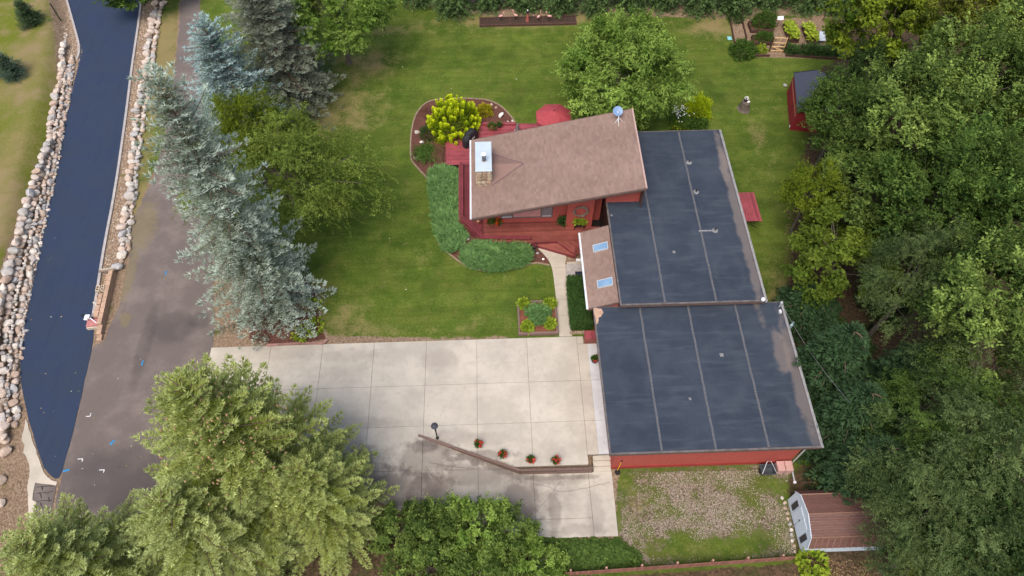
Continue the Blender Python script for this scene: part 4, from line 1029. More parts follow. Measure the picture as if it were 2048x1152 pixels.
def shrubmesh(rng, Rr, Rz, n, leaf, asp, up=.4, shell=.55, lump=.18, flat=.0):
    d = unit(rng.normal(size=(n, 3))); d[:, 2] = np.abs(d[:, 2]); az = np.arctan2(d[:, 1], d[:, 0]); ph = rng.uniform(0, 6, 4)
    lob = 1+lump*(np.sin(4*az+ph[0]+5*d[:, 2])*.6+np.sin(7*az+ph[1]-6*d[:, 2])*.5)
    rr = (shell+(1-shell)*rng.random(n)**.5)*lob
    P = d*rr[:, None]*np.array([Rr, Rr, Rz]); D = unit(d*.7+UP*up+rng.normal(size=(n, 3))*.55); U = unit(d*.6+UP*.5+rng.normal(size=(n, 3))*.5)
    s = leaf*rng.uniform(.7, 1.3, n); V = leaf_quads(P, D, U, s, s*asp, .12, .05)
    return V.reshape(-1, 3), cc2(.45+.35*(lob-1)/max(lump, .01)*.5+rng.normal(0, .15, n), rng.uniform(.8, 1.2, n), 4)
def spray_bed(rng, poly, h, n, L, W, k=7, edge=.45, lean=.8, zf=None):
    xs = np.array(poly); lo, hi = xs.min(0), xs.max(0); pts = []
    while sum(map(len, pts)) < n:
        q = rng.uniform(lo, hi, (n, 2)); pts.append(q[inside(poly, q[:, 0], q[:, 1])])
    q = np.concatenate(pts)[:n]; sdv = sdist(poly, q[:, 0], q[:, 1]); hh = h*np.clip(sdv/edge, .12, 1)**.6*(.75+.35*np.sin(q[:, 0]*3.1+np.sin(q[:, 1]*2.3)*2)*np.sin(q[:, 1]*2.7))
    hh *= rng.uniform(.65, 1.1, n); P = np.column_stack([q, hh]); az = rng.normal(rng.uniform(0, 6.28), 1.1, n)+np.sin(q[:, 0])*.9
    td = unit(np.stack([np.cos(az)*lean, np.sin(az)*lean, rng.uniform(.25, .8, n)], 1)); bi = np.repeat(np.arange(n), k); u = np.tile(np.arange(k)/k, n); m = len(bi)
    sd_ = unit(np.cross(td[bi], UP))*np.where(np.arange(m) % 2, 1, -1)[:, None]; D = td[bi]*.8+sd_*.55+rng.normal(size=(m, 3))*.2
    l = L*rng.uniform(.7, 1.3, n); V = blades(P[bi]+td[bi]*(l[bi]*u)[:, None], D, UP+rng.normal(size=(m, 3))*.3, l[bi]*.45, np.full(m, W))
    if zf is not None: V[:, :, 2] += zf
    hb = rng.normal(.45, .2, n); bb = rng.uniform(.8, 1.2, n)
    return V.reshape(-1, 3), cc2(hb[bi]+.25*(u-.4), bb[bi]*rng.uniform(.85, 1.15, m), 3)
# ------------------------------------------------------------------ planting beds
def mulch_mat(name, c0, c1):
    s = NT(name); a, b = s.noise(45, 3, .75), s.noise(2, 4); v = s.voro(38)
    c = s.mix(s.ss(s.sep(v)[0], .1, .9), c0, c1); c = s.mix(s.ss(a, .35, .7, 0, .6), c, cmul(c0, .6)); c = s.mix(s.ss(b, .55, .75, 0, .4), c, cmul(c1, 1.3))
    s.bump(s.m('ADD', a, s.sep(v)[1]), .8, .04); return s.done(c, .95, .1)
M_mulch = mulch_mat('red_brown_mulch', (.10, .045, .034), (.23, .105, .078)); M_mulchr = mulch_mat('red_mulch', (.19, .065, .04), (.34, .13, .085)); M_soil = mulch_mat('dark_soil', (.05, .032, .025), (.12, .08, .06))
M_edging = simple('bed_edging', (.24, .18, .12), .9, .3, 6, .3)
bed_px = [(822,308),(823,268),(830,233),(846,212),(862,202),(900,198),(957,199),(981,203),(1002,214),(1020,233),(1030,247),(950,247),(905,277),(893,287),(890,332),(918,334),(918,440),(965,484),(1072,489),(1092,500),(1099,531),(1070,524),(1040,533),(1000,541),(960,541),(928,529),(904,511),(884,496),(872,470),(866,420),(861,382),(857,358),(838,338),(823,321)]
bed_poly = gp(bed_px)
x = sheet('garden_bed', bed_poly, .03, M_mulch); tag(x, 'curving mulched garden bed round the deck')
ol = smoothpoly(gp([(1099,531),(1070,525),(1040,534),(1000,542),(960,542),(927,530),(903,512),(883,496),(871,470),(865,420),(860,382),(856,358),(837,339),(822,321),(821,305),(822,268),(829,233),(845,211),(862,201),(900,197),(957,198),(982,202),(1003,213),(1021,232),(1031,246)]), 2, False)
o = ribbon(ol, .11, -.03, .075).build('bed_edging', M_edging); tag(o, 'thin tan edging strip round the curving garden bed', 'edging')
x = sheet('spruce_bed', jag(gp([(540,540),(612,556),(636,590),(641,640),(652,680),(600,684),(540,690),(500,680),(490,580)]), .4, .08, 9), .03, M_mulch); tag(x, 'mulched bed beneath the tall blue spruce')
brk = thing('brick_edging', (*gg(620,686)[:2], 0), 'low row of pinkish edging bricks at the corner of driveway', 'edging')
M_brick = simple('pink_brick', (.34, .19, .16), .9, .2, 8, .3, rnd=.3)
path = [Vector(p) for p in gp([(535,692),(600,688),(648,688),(655,680)])]
for a, b in zip(path[:-1], path[1:]):
    n = max(1, int((b-a).length/.3)); d = (b-a).normalized(); nr = Vector((-d.y, d.x))*.07
    for i in range(n):
        p, q = a.lerp(b, i/n)+d*.006, a.lerp(b, (i+1)/n)-d*.006
        MB().prism([tuple(p+nr), tuple(p-nr), tuple(q-nr), tuple(q+nr)], 0, .13).build('brick', M_brick, brk)

L_gold = leafmat2('golden_conifer_leaf', (.16, .28, .010), (.58, .66, .02), .3)
L_lime = leafmat2('lime_leaf', (.10, .20, .014), (.42, .49, .05), .3)
L_mid = leafmat2('mid_green_leaf', (.028, .075, .012), (.11, .19, .035), .3)
L_dark = leafmat2('dark_green_leaf', (.018, .044, .012), (.080, .145, .036), .2)
L_jun = leafmat2('juniper_leaf', (.036, .10, .026), (.22, .385, .125), .2)
L_yew = leafmat2('yew_leaf', (.028, .068, .018), (.10, .185, .045), .2)
L_yel = leafmat2('yellow_leaf', (.20, .22, .01), (.55, .46, .03), .3)
L_brown = leafmat2('dry_brown_blade', (.12, .05, .035), (.26, .14, .09), .2)
L_redfl = leafmat2('red_petal', (.45, .02, .02), (.72, .10, .08), .2)
L_whitefl = leafmat2('white_petal', (.7, .7, .68), (.85, .85, .82), .2)
L_orange = leafmat2('orange_petal', (.60, .05, .01), (.80, .16, .02), .2)
rngp = np.random.default_rng(77)
# golden plume shrub: upright plumes on a dome
cx, cy, _ = g(910, 262)
n = 150; Vs, Cs = [], []
for k in range(n):
    d = unit(rngp.normal(size=3)); d[2] = abs(d[2])*.9+.02; d = unit(d); base = d*np.array([1.8, 1.65, 2.5])*rngp.uniform(.82, 1.02)
    tdv = unit(d*.45+UP*.9); L = rngp.uniform(.45, .75); q = 110; u = rngp.random(q); az = rngp.uniform(0, 6.28, q)
    s1 = unit(np.cross(tdv, [1, .3, 0])); s2 = np.cross(tdv, s1); rad = .125*np.sqrt(np.clip(1-(u-.45)**2*2.6, .05, 1))
    o3 = s1*np.cos(az)[:, None]+s2*np.sin(az)[:, None]; P = base+tdv*(u*L)[:, None]+o3*(rad*.6)[:, None]
    Vs.append(leaf_quads(P, o3*.8+tdv*.7, tdv+o3*.3, np.full(q, .11), np.full(q, .075), .1).reshape(-1, 3)); Cs.append(cc2(np.clip(.25+.75*u+rngp.normal(0, .1, q), 0, 1), rngp.uniform(.85, 1.15, q), 4))
V0, C0 = shrubmesh(rngp, 1.7, 2.5, 6000, .14, .5); Vs.append(V0); C0[:, 0] *= .3; C0[:, 1] *= .8; Cs.append(C0)
t = plant('golden_shrub', (cx, cy, .03), 'large golden yellow plume shrub beside the covered grill', np.concatenate(Vs), 4, np.concatenate(Cs), L_gold, 'shrub')
mb = MB(); [mb.tube([(cx, cy, 0), (cx+math.cos(a)*.5, cy+math.sin(a)*.5, .8), (cx+math.cos(a)*1.1, cy+math.sin(a)*1.1, 1.6)], [.06, .04, .02], 6) for a in np.arange(0, 6.2, .9)]; mb.build('stem', M_bark, t)
def shrub(name, px, py, r, h, n, leaf, asp, mat, label, cat='shrub', z=None, **kw):
    x, y, zz = gg(px, py); V, C = shrubmesh(rngp, r, h, n, leaf, asp, **kw)
    return plant(name, (x, y, zz if z is None else z), label, V, 4, C, mat, cat)
shrub('barberry_shrub', 969, 226, .62, .75, 2600, .09, .6, L_yel, 'small rounded yellow shrub right behind the golden plume shrub')
shrub('dwarf_pine', 862, 270, .85, .7, 4200, .13, .14, L_dark, 'dark green needled dwarf shrub below the golden plume shrub')
shrub('yellow_flowering_plant', 882, 281, .5, .35, 700, .10, .5, L_yel, 'low sprawling yellow plant near the pink deck corner', 'plant')
shrub('purple_shrub', 853, 230, .5, .6, 500, .12, .2, L_brown, 'thin purplish shrub at the left edge of curved bed')
def grassy(name, px, py, n, L, W, mat, label, r=.15, el=(.5, 1.45), z=None, droop=.35):
    x, y, zz = gg(px, py); az = rngp.uniform(0, 6.283, n); e = rngp.uniform(*el, n); D = np.stack([np.cos(az)*np.cos(e), np.sin(az)*np.cos(e), np.sin(e)], 1)
    s = rngp.uniform(.6, 1.15, n)*L; B0 = rngp.normal(0, r, (n, 3))*np.array([1, 1, 0]); m1 = B0+D*(s*.6)[:, None]; D2 = D*np.array([1, 1, .2])-UP*droop; S = unit(np.cross(D, UP))*W/2
    tip = m1+unit(D2)*(s*.45)[:, None]; V = np.concatenate([np.stack([B0-S*.6, B0+S*.6, m1+S, m1-S], 1), np.stack([m1-S, m1+S, tip+S*.1, tip-S*.1], 1)]).reshape(-1, 3)
    h = rngp.normal(.45, .2, n); b = rngp.uniform(.8, 1.2, n)
    return plant(name, (x, y, zz if z is None else z), label, V, 4, cc2(np.concatenate([h, h+.15]), np.concatenate([b, b]), 4), mat)
grassy('day_lily', 853, 312, 420, 1.0, .05, L_mid, 'arching green strappy plant on the mulch left of the pink deck', .28)
grassy('dry_ornamental_grass', 878, 314, 500, .9, .018, L_brown, 'dry reddish brown grass clump against the pink deck', .25, (.3, 1.4))
# junipers
for px, nn, lab, h in (([(860,337),(917,335),(916,400),(917,442),(928,468),(926,486),(918,498),(905,504),(886,490),(876,462),(870,420),(865,375)], 5200, 'spreading green juniper along the west side of the deck', .38),
                    ([(926,514),(940,494),(966,485),(1020,487),(1052,488),(1058,503),(1058,521),(1035,529),(1000,537),(962,537),(936,527)], 5200, 'spreading green juniper along the south side of the deck', .38)):
    poly = smoothpoly(gp(px, .25), 2); cxy = np.mean(np.array(poly), 0)
    V, C = spray_bed(rngp, poly, h, nn, .42, .036, 11)
    V[:, 0] -= cxy[0]; V[:, 1] -= cxy[1]
    plant('juniper', (cxy[0], cxy[1], .03), lab, V, 3, C, L_jun, 'shrub')
# yew hedge on a little stone kerb
hx0, hx1, hy0, hy1 = 4.36, 5.62, 21.42, 24.75
q = 26000; face = rngp.random(q); P = np.stack([rngp.uniform(hx0, hx1, q), rngp.uniform(hy0, hy1, q), rngp.uniform(.1, 1.15, q)], 1)
top = face < .62; P[top, 2] = 1.08+.10*np.sin(P[top, 0]*5)*np.sin(P[top, 1]*4)+rngp.normal(0, .05, top.sum()); w = (face > .62) & (face < .84); P[w, 0] = hx0+rngp.normal(.03, .05, w.sum()); s_ = face > .84; P[s_, 1] = np.where(rngp.random(s_.sum()) < .6, hy0, hy1)+rngp.normal(0, .05, s_.sum())
ec = np.minimum.reduce([(P[:, 0]-hx0), (hx1-P[:, 0]), (P[:, 1]-hy0), (hy1-P[:, 1])]); P[:, 2] -= np.where(top, .28*np.clip(1-ec/.22, 0, 1)**2, 0)
D = unit(rngp.normal(size=(q, 3))*.6+UP*.6); V = leaf_quads(P-np.array([5, 23, 0]), D, rngp.normal(size=(q, 3)), rngp.uniform(.06, .11, q), rngp.uniform(.03, .05, q))
t = plant('yew_hedge', (5, 23, .0), 'clipped dark green yew hedge between the path and skylight roof', V.reshape(-1, 3), 4, cc2(rngp.normal(.4, .25, q), rngp.uniform(.7, 1.25, q), 4), L_yew, 'hedge')
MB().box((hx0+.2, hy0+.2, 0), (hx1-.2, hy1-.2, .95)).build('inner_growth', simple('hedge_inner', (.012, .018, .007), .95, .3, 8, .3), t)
sk = thing('stone_kerb', (4.95, 21.3, 0), 'short kerb of tan stones at the foot of the yew hedge', 'kerb')
M_tan = simple('tan_stone', (.36, .26, .18), .9, .25, 6, .4, rnd=.35)
rg = random.Random(12); xx = 4.28
while xx < 5.08:
    w = rg.uniform(.12, .2); MB().bbox((xx, 21.14+rg.uniform(-.02, .02), 0), (xx+w-.012, 21.33, rg.uniform(.12, .18)), .03).build('stone', M_tan, sk); xx += w
# square raised planter
pl = thing('raised_planter', (2.36, 22.3, 0), 'square brown timber raised planter beside the path', 'planter')
a0, a1, b0, b1 = 1.13, 3.58, 21.12, 23.50
for k in range(2):
    z0, z1 = .16*k, .16*k+.155; w = .13; o_ = .0 if k else .004
    for bx_ in (((a0,b0,z0),(a1,b0+w,z1)), ((a0,b1-w,z0),(a1,b1,z1)), ((a0+o_,b0+w+.003,z0),(a0+w,b1-w-.003,z1)), ((a1-w,b0+w+.003,z0),(a1-o_,b1-w-.003,z1))): MB().bbox(*bx_, .01).build('timber', M_timber, pl)
mb = MB(); N = 14; xs_ = np.linspace(a0+w, a1-w, N); ys_ = np.linspace(b0+w, b1-w, N)
mb.add([(x_, y_, .22+.05*math.sin(x_*3)*math.sin(y_*3.3)+random.Random(int(x_*99+y_*7)).uniform(-.012, .012)) for y_ in ys_ for x_ in xs_], [(j*N+i, j*N+i+1, (j+1)*N+i+1, (j+1)*N+i) for j in range(N-1) for i in range(N-1)])
mb.build('mulch', M_mulchr, pl, True)
def hosta(px, py, n, L, W, mat, label, z, group=None, name='hosta'):
    x, y, _ = g(px, py, z); V, C = shrubmesh(rngp, L*.82, L*.62, n*3, L*.38, .55, .1, .45, .08); return plant(name, (x, y, z), label, V, 4, C, mat, 'plant', group)
for (px, py, w_) in ((1048,609,'upper left'),(1100,608,'upper right'),(1055,655,'lower left'),(1100,648,'lower right')): hosta(px, py, 170, .46, .15, L_lime, f'lime yellow hosta at the {w_} corner of the square planter', .24)
x, y, _ = g(1076, 628, .3); V, C = spray_bed(rngp, [(.62*math.cos(t)*(1+.2*math.sin(3*t)), .6*math.sin(t)*(1+.2*math.cos(4*t))) for t in np.arange(0, 6.2, .3)], .38, 900, .32, .03, 11, .3)
plant('juniper', (x, y, .22), 'dark green spiky juniper in the middle of the square planter', V, 3, C, L_jun, 'shrub')
# ------------------------------------------------------------------ stones lying in the beds
def rock_mesh(seed, sub=2, amp=.22):
    import bmesh
    bm = bmesh.new(); bmesh.ops.create_icosphere(bm, subdivisions=sub, radius=1); rg = np.random.default_rng(seed)
    ks = rg.normal(size=(7, 3))*1.5; ph = rg.uniform(0, 6, 7); cuts = unit(rg.normal(size=(15, 3))); cd = rg.uniform(.58, .80, 15)
    for v in bm.verts:
        p = np.array(v.co); f = 1+amp*sum(math.sin(k @ p+h) for k, h in zip(ks, ph))/3
        p = p*f
        for c, d in zip(cuts, cd):
            e = p @ c-d
            if e > 0: p = p-c*e*.92
        v.co = p
    me = bpy.data.meshes.new('boulder'); bm.to_mesh(me); bm.free(); return me
def boulder_mat():
    s = NT('field_boulder'); k = s.n.new('ShaderNodeObjectInfo'); r = s.n.new('ShaderNodeValToRGB'); r.color_ramp.interpolation = 'CONSTANT'
    cs = [(.54,.46,.39),(.48,.38,.30),(.60,.55,.49),(.42,.40,.37),(.52,.42,.34),(.56,.46,.39),(.47,.43,.39),(.63,.58,.51),(.48,.36,.28),(.42,.41,.40)]
    for i, c in enumerate(cs):
        e = r.color_ramp.elements[i] if i < 2 else r.color_ramp.elements.new(i/len(cs)); e.position = i/len(cs); e.color = (*c, 1)
    s.l.new(k.outputs['Random'], r.inputs[0]); tc = s.n.new('ShaderNodeTexCoord').outputs['Object']
    a, b = s.noise(1.6, 5, .65, tc), s.noise(9, 4, .7, tc); c = s.mix(s.ss(a, .4, .7), r.outputs[0], s.mix(1., r.outputs[0], (.70, .64, .58), 'MULTIPLY'))
    c = s.mix(s.ss(b, .5, .75, 0, .5), c, s.mix(1., r.outputs[0], (1.15, 1.12, 1.1), 'MULTIPLY')); s.bump(b, .5, .06); return s.done(c, .9, .2)
M_bould = boulder_mat(); ROCKS = [rock_mesh(i) for i in range(10)]
for m_ in ROCKS: m_.materials.append(M_bould)
def rock(name, loc, s, rot, i, parent=None):
    o = link(name, ROCKS[i % 10], parent); o.location = Vector(loc)-org(parent) if parent else loc; o.scale = s; o.rotation_euler = rot; return o
rg = random.Random(21)
def lone_rock(px, py, s, label, m=None):
    x, y, z = gg(px, py); o = rock('garden_stone', (x, y, z+s*.35), (s, s*.8, s*.6), (rg.random(), rg.random(), rg.random()*6), rg.randrange(10))
    if m: use(o, m)
    tag(o, label, 'stone')
M_wrock = simple('white_rock', (.72, .70, .66), .85, .15, 5, .3)
for px, py, s, lab, m in ((1001,233,.26,'white flat stone on the mulch above the two deck pots', M_wrock), (992,216,.16,'small pale stone right of the yellow rounded shrub', None), (983,210,.13,'tiny grey stone behind the yellow rounded shrub', None),
    (834,266,.26,'grey stone at the left edge of curved bed', None), (843,286,.22,'white stone just above the strappy green plant', M_wrock), (829,316,.2,'left one of two stones below the strappy green plant', None), (838,318,.22,'right one of two stones below the strappy green plant', None),
    (1025,243,.15,'pale stone at the right end of the mulch bed by the deck', M_wrock), (1016,244,.12,'small pale stone on the deck edge beside the mulch', None), (928,487,.2,'grey stone between the two junipers', None), (937,478,.15,'small dark stone between the two junipers', None),
    (1075,507,.16,'grey stone at the end of the south juniper', None), (1086,519,.12,'small pale stone at the mulch tip by the path', M_wrock), (1583,255,.28,'white rock at the near corner of the red shed', M_wrock), (1570,172,.24,'pale block stone against the red shed wall', None),
    (1385,236,.22,'grey stone below the bright yellow shrub', None), (632,672,.12,'dark stone on the mulch by the driveway corner', None), (625,668,.15,'grey stone on the mulch by the driveway corner', None), (1076,654,.13,'tan stone on the red mulch of the square planter', None)):
    lone_rock(px, py, s, lab, m)
# ------------------------------------------------------------------ pots
M_terra = simple('terracotta', (.40, .15, .09), .85, .15, 6, .2); M_potd = simple('dark_pot', (.035, .03, .03), .5, .15, 6, .1, spec=.4)
def potted(px, py, z, r, h, mat, leafm, label, nl=180, leaf=.13, rad=.24, hz=.25, flowers=0, fm=None, asp=.6, name='flower_pot', fs=.055):
    x, y, _ = g(px, py, z) if z is not None else gg(px, py); z = z if z is not None else _
    t = thing(name, (x, y, z), label, 'potted plant')
    MB().lathe((x, y, z), [(r*.72, 0), (r*.95, h*.85), (r*1.06, h*.85), (r*1.06, h), (r*.88, h), (r*.86, h*.9)], 16).build('pot', mat, t, False)
    MB().lathe((x, y, z+h*.82), [(r*.87, 0), (r*.4, .02)], 12).build('soil', M_soil, t)
    V, C = shrubmesh(rngp, rad, hz, nl, leaf, asp, .5, .3); npmesh('foliage', V+np.array([0, 0, h*.85]), 4, leafm, C, t)
    if flowers:
        d = unit(rngp.normal(size=(flowers, 3))); d[:, 2] = np.abs(d[:, 2])*.8+.15; c = d*np.array([rad*1.1, rad*1.1, hz*1.15])+np.array([0, 0, h*.85]); m = 22
        
        for c1 in c:
            P = c1+rngp.normal(size=(m, 3))*fs*.75; V = leaf_quads(P, rngp.normal(size=(m, 3)), rngp.normal(size=(m, 3))+UP, np.full(m, fs), np.full(m, fs*.9)); npmesh('bloom', V.reshape(-1, 3), 4, fm, cc2(rngp.random(m), rngp.uniform(.85, 1.15, m), 4), t)
    return t
for (px, py, lab) in ((957,891,'pot of red flowers nearest the lamp post on the driveway wall'),(1005,911,'second pot of red flowers from the lamp post'),(1061,922,'third pot of red flowers from the lamp post'),(1111,924,'pot of red flowers nearest the concrete steps')):
    potted(px, py, .045, .19, .26, M_potd, L_mid, lab, 240, .10, .22, .26, 7, L_redfl)
potted(1189, 722, .045, .24, .34, M_potd, L_mid, 'dark pot with red flowers under the garage eave', 150, .12, .2, .2, 4, L_redfl)
potted(985, 447, .45, .15, .24, M_terra, L_mid, 'terracotta pot with leafy green plant on the south deck', 260, .14, .30, .42)
potted(998, 449, .45, .17, .22, M_potd, L_mid, 'dark pot of orange red flowers on the south deck', 120, .12, .22, .30, 9, L_orange, fs=.075)
potted(1126, 449, .45, .15, .22, M_potd, L_dark, 'dark leafy pot plant in the corner beside the pier wall', 420, .15, .32, .60)
potted(984, 259, .45, .20, .26, M_terra, L_mid, 'larger potted plant on the rear deck edge', 220, .22, .30, .34, asp=.2)
potted(999, 254, .45, .15, .20, M_potd, L_mid, 'smaller dark potted plant on the rear deck edge', 140, .16, .22, .24, asp=.3)
x, y, _ = g(1158, 455, .45)
t = thing('planter_stand', (x, y, .45), 'black box planter on legs with lime green leaves by the pier wall', 'planter')
MB().bbox((x-.35, y-.17, .72), (x+.35, y+.17, 1.05), .02).build('box', M_black, t)
for sx in (-.32, .32):
    for sy in (-.14, .14): MB().box((x+sx-.02, y+sy-.02, .45), (x+sx+.02, y+sy+.02, .719)).build('leg', M_black, t)
V, C = shrubmesh(rngp, .42, .34, 320, .2, .75); npmesh('foliage', V*np.array([1, .6, 1])+np.array([0, 0, .58]), 4, L_lime, C, t)
for px, py, r, h, lab in ((1068,496,.20,.26,'larger of two empty black pots by the path'), (1067,505,.13,.18,'smaller of two empty black pots by the path')):
    x, y, z = gg(px, py); t = MB().lathe((x, y, .03), [(r*.75, 0), (r, h), (r*1.08, h), (r*1.08, h+.02), (r*.92, h+.02), (r*.7, .03), (.001, .03)], 18).build('empty_pot', M_potd, origin=None); tag(t, lab, 'pot')
x, y, _ = g(957, 447, .45); t = thing('copper_lantern', (x, y, .45), 'small copper globe lantern on the deck corner', 'lantern')
MB().lathe((x, y, .45), [(.08, 0), (.04, .04), (.06, .1), (.14, .2), (.15, .28), (.10, .38), (.04, .42), (.05, .46)], 14).build('globe', simple('copper', (.62, .30, .18), .3, .1, 6, 0, metal=.7), t, True)
MB().lathe((x, y, .90), [(.03, 0), (.05, .03), (.01, .07)], 10).build('cap', M_gutter, t)
x, y, _ = g(1035, 264, .45); t = thing('garden_statue', (x, y, .45), 'grey conical garden statue on the rear deck', 'statue')
MB().lathe((x, y, .45), [(.20, 0), (.19, .1), (.14, .4), (.09, .62), (.10, .70), (.07, .80), (.02, .86)], 14).build('figure', simple('grey_cast_stone', (.17, .17, .17), .85, .2, 8, .3), t, True)
MB().bbox((x-.22, y-.22, .451), (x+.22, y+.22, .50), .02).build('plinth', M_kerb, t)
# ------------------------------------------------------------------ boulder walls
def boulder_row(wall, path, zf, smin, smax, seed, sink=.25, flat=.72):
    rg = random.Random(seed); pts = [Vector(p) for p in path]; seg = 0; pos = pts[0].copy(); i = 0
    L = [0]
    for a, b in zip(pts[:-1], pts[1:]): L.append(L[-1]+(b-a).length)
    s = 0
    while s < L[-1]:
        r = rg.uniform(smin, smax); s += r*.80
        k = max(j for j in range(len(L)) if L[j] <= min(s, L[-1]-1e-6)); a, b = pts[k], pts[min(k+1, len(pts)-1)]; t = (s-L[k])/max(L[k+1]-L[k], 1e-6) if k+1 < len(L) else 0
        p = a.lerp(b, min(t, 1)); d = (b-a).normalized(); p += Vector((-d.y, d.x))*rg.uniform(-.1, .1)
        sx, sy = r*rg.uniform(.92, 1.25), r*rg.uniform(.85, 1.05)
        rock('boulder', (p.x, p.y, zf(p.x, p.y)+r*(.62-sink)), (sx, sy, r*flat*rg.uniform(.9, 1.1)), (rg.uniform(-.3, .3), rg.uniform(-.3, .3), rg.uniform(0, 6.28)), rg.randrange(10), wall)
        s += r*.74
bw = thing('boulder_wall', (*LW[5], 0), 'long boulder retaining wall between the blue drive and yellowing lawn', 'boulder wall')
def off(pxs): return [g(a, b)[:2] for a, b in pxs]
boulder_row(bw, off([(143,112),(140,150),(136,190),(122,260),(112,320),(92,400),(75,480),(60,545),(42,625),(36,700),(30,780),(33,850)]), lambda x, y: .0, .18, .36, 1)
boulder_row(bw, off([(131,95),(127,160),(112,235),(98,310),(78,385),(60,460),(42,540),(24,625),(16,700),(10,790),(12,880)]), lambda x, y: .30, .20, .40, 2)
boulder_row(bw, off([(112,290),(84,355),(62,430),(45,500),(25,570),(8,650),(-4,720),(-12,800)]), lambda x, y: .60, .20, .42, 3)
boulder_row(bw, off([(20,600),(2,690),(-18,790),(-25,900)]), lambda x, y: .75, .3, .5, 4)
boulder_row(bw, off([(137,140),(130,200),(112,290),(98,360),(76,450),(52,545),(36,625),(27,700),(22,790),(24,850)]), lambda x, y: .30, .11, .2, 15)
boulder_row(bw, off([(146,130),(140,190),(126,265),(113,340),(96,420),(78,500),(62,570),(50,640),(42,720)]), lambda x, y: .0, .10, .18, 16)
boulder_row(bw, off([(120,40),(133,75),(130,105)]), lambda x, y: .05, .12, .2, 5)
bw2 = thing('boulder_wall', (*g(270,250)[:2], 0), 'single row of boulders between the blue drive and the spruces', 'boulder wall')
boulder_row(bw2, off([(318,-30),(312,20),(303,60),(297,100),(291,150),(282,200),(272,255),(268,300),(264,340),(262,380),(254,420),(249,450),(247,480),(243,520),(240,540)]), lambda x, y: .0, .18, .42, 6, .15)
boulder_row(bw2, off([(328,0),(318,40),(312,80),(307,120),(300,170),(291,220),(284,260),(278,310),(272,350),(268,400),(260,450),(256,500)]), lambda x, y: -.02, .16, .30, 7, .15)
rg = random.Random(5)
for px, py, s, lab in ((13,906,.42,'square pale boulder at the lower end of the boulder wall'), (12,880,.4,'rounded boulder just above the square pale boulder'), (3,965,.38,'tan boulder near the bottom left corner'), (5,1008,.34,'brown boulder low in the bottom left corner'), (330,8,.34,'pale boulder beside the overhanging leaves at the top')):
    x, y, z = gg(px, py); o = rock('loose_boulder', (x, y, z+s*.3), (s, s*.85, s*.6), (.1, .2, rg.random()*6), rg.randrange(10)); tag(o, lab, 'boulder')
M_log = simple('grey_log', (.22, .165, .12), .95, .3, 5, .5, streak=(8, 2, 8))
for pts, lab in ((((40,430),(31,482)), 'weathered landscape timber beside the upper boulder wall'), (((27,487),(3,548)), 'weathered landscape timber beside the middle boulder wall'), (((14,560),(2,592)), 'short dark timber beside the boulder wall')):
    a, b = [Vector(gg(*p))+Vector((0, 0, .08)) for p in pts]; o = MB().tube([a, a.lerp(b, .5), b], [.11, .12, .10], 9).build('landscape_timber', M_log); tag(o, lab, 'timber')
# ------------------------------------------------------------------ loose gravel and chips (uncountable)
def gravel_field(name, polys, n, smin, smax, cols, seed, label, keep=None):
    rng = np.random.default_rng(seed); P = []
    for poly, w in polys:
        xs = np.array(poly); lo, hi = xs.min(0), xs.max(0); k = 0; want = int(n*w)
        while k < want:
            q = rng.uniform(lo, hi, (want, 2)); q = q[inside(poly, q[:, 0], q[:, 1])]
            if keep is not None: q = q[keep(q[:, 0], q[:, 1], rng)]
            q = q[:want-k]; P.append(q); k += len(q)
    q = np.concatenate(P); m = len(q); z = gz(q[:, 0], q[:, 1]); s = rng.uniform(smin, smax, m)*rng.uniform(.6, 1, m); az = rng.uniform(0, 6.28, m)
    o6 = np.array([[1,0,0],[.2,.8,0],[-1,.15,0],[-.1,-.8,0]]); ca, sa = np.cos(az), np.sin(az)
    def pt(v): return np.stack([q[:, 0]+s*(v[0]*ca-v[1]*sa), q[:, 1]+s*(v[0]*sa+v[1]*ca), z+.01+s*v[2]], 1)
    ring = [pt(v) for v in o6]; top = pt((.1*1, .1, .75)); V = np.stack([np.stack([ring[i], ring[(i+1) % 4], top], 1) for i in range(4)], 1).reshape(-1, 3)
    c = np.array(cols)[rng.integers(0, len(cols), m)]*rng.uniform(.8, 1.15, (m, 1)); o = npmesh(name, V, 3, M_pebble, np.repeat(c, 12, 0)); o['kind'] = 'stuff'; o['label'] = label
M_pebble = vcol('pebble', rough=.9)
noise2 = lambda x, y: np.sin(x*1.3+np.sin(y*1.7)*1.4)*np.sin(y*1.5+np.sin(x*.9)*1.8)
gravel_field('gravel', [(gp([(1240,945),(1575,940),(1582,1000),(1592,1105),(1560,1112),(1300,1130),(1245,1080)], -.5), 1)], 15000, .015, .042, [(.38,.32,.26),(.30,.24,.18),(.22,.17,.12),(.48,.43,.37),(.33,.26,.19)], 3, 'loose pale gravel on the yard below the garage',
             lambda x, y, r: (noise2(x, y)*.35+.62+r.normal(0, .22, len(x))-1.1*green_holes(x, y)) > .42)
gravel_field('gravel_strip', [(gp([(166,100),(159,130),(141,200),(119,300),(104,384),(84,480),(63,590),(46,660),(41,720),(45,790),(28,800),(25,700),(52,580),(88,400),(120,250),(140,150),(128,60),(135,10)]), .5), (gp([(286,0),(306,0),(285,180),(262,300),(248,400),(238,520),(204,560),(232,384),(254,230),(268,120)]), .5)], 7000, .025, .075,
             [(.48,.38,.28),(.36,.25,.17),(.58,.50,.42),(.28,.20,.15),(.52,.40,.27)], 4, 'loose tan stones in the strips beside the blue drive')
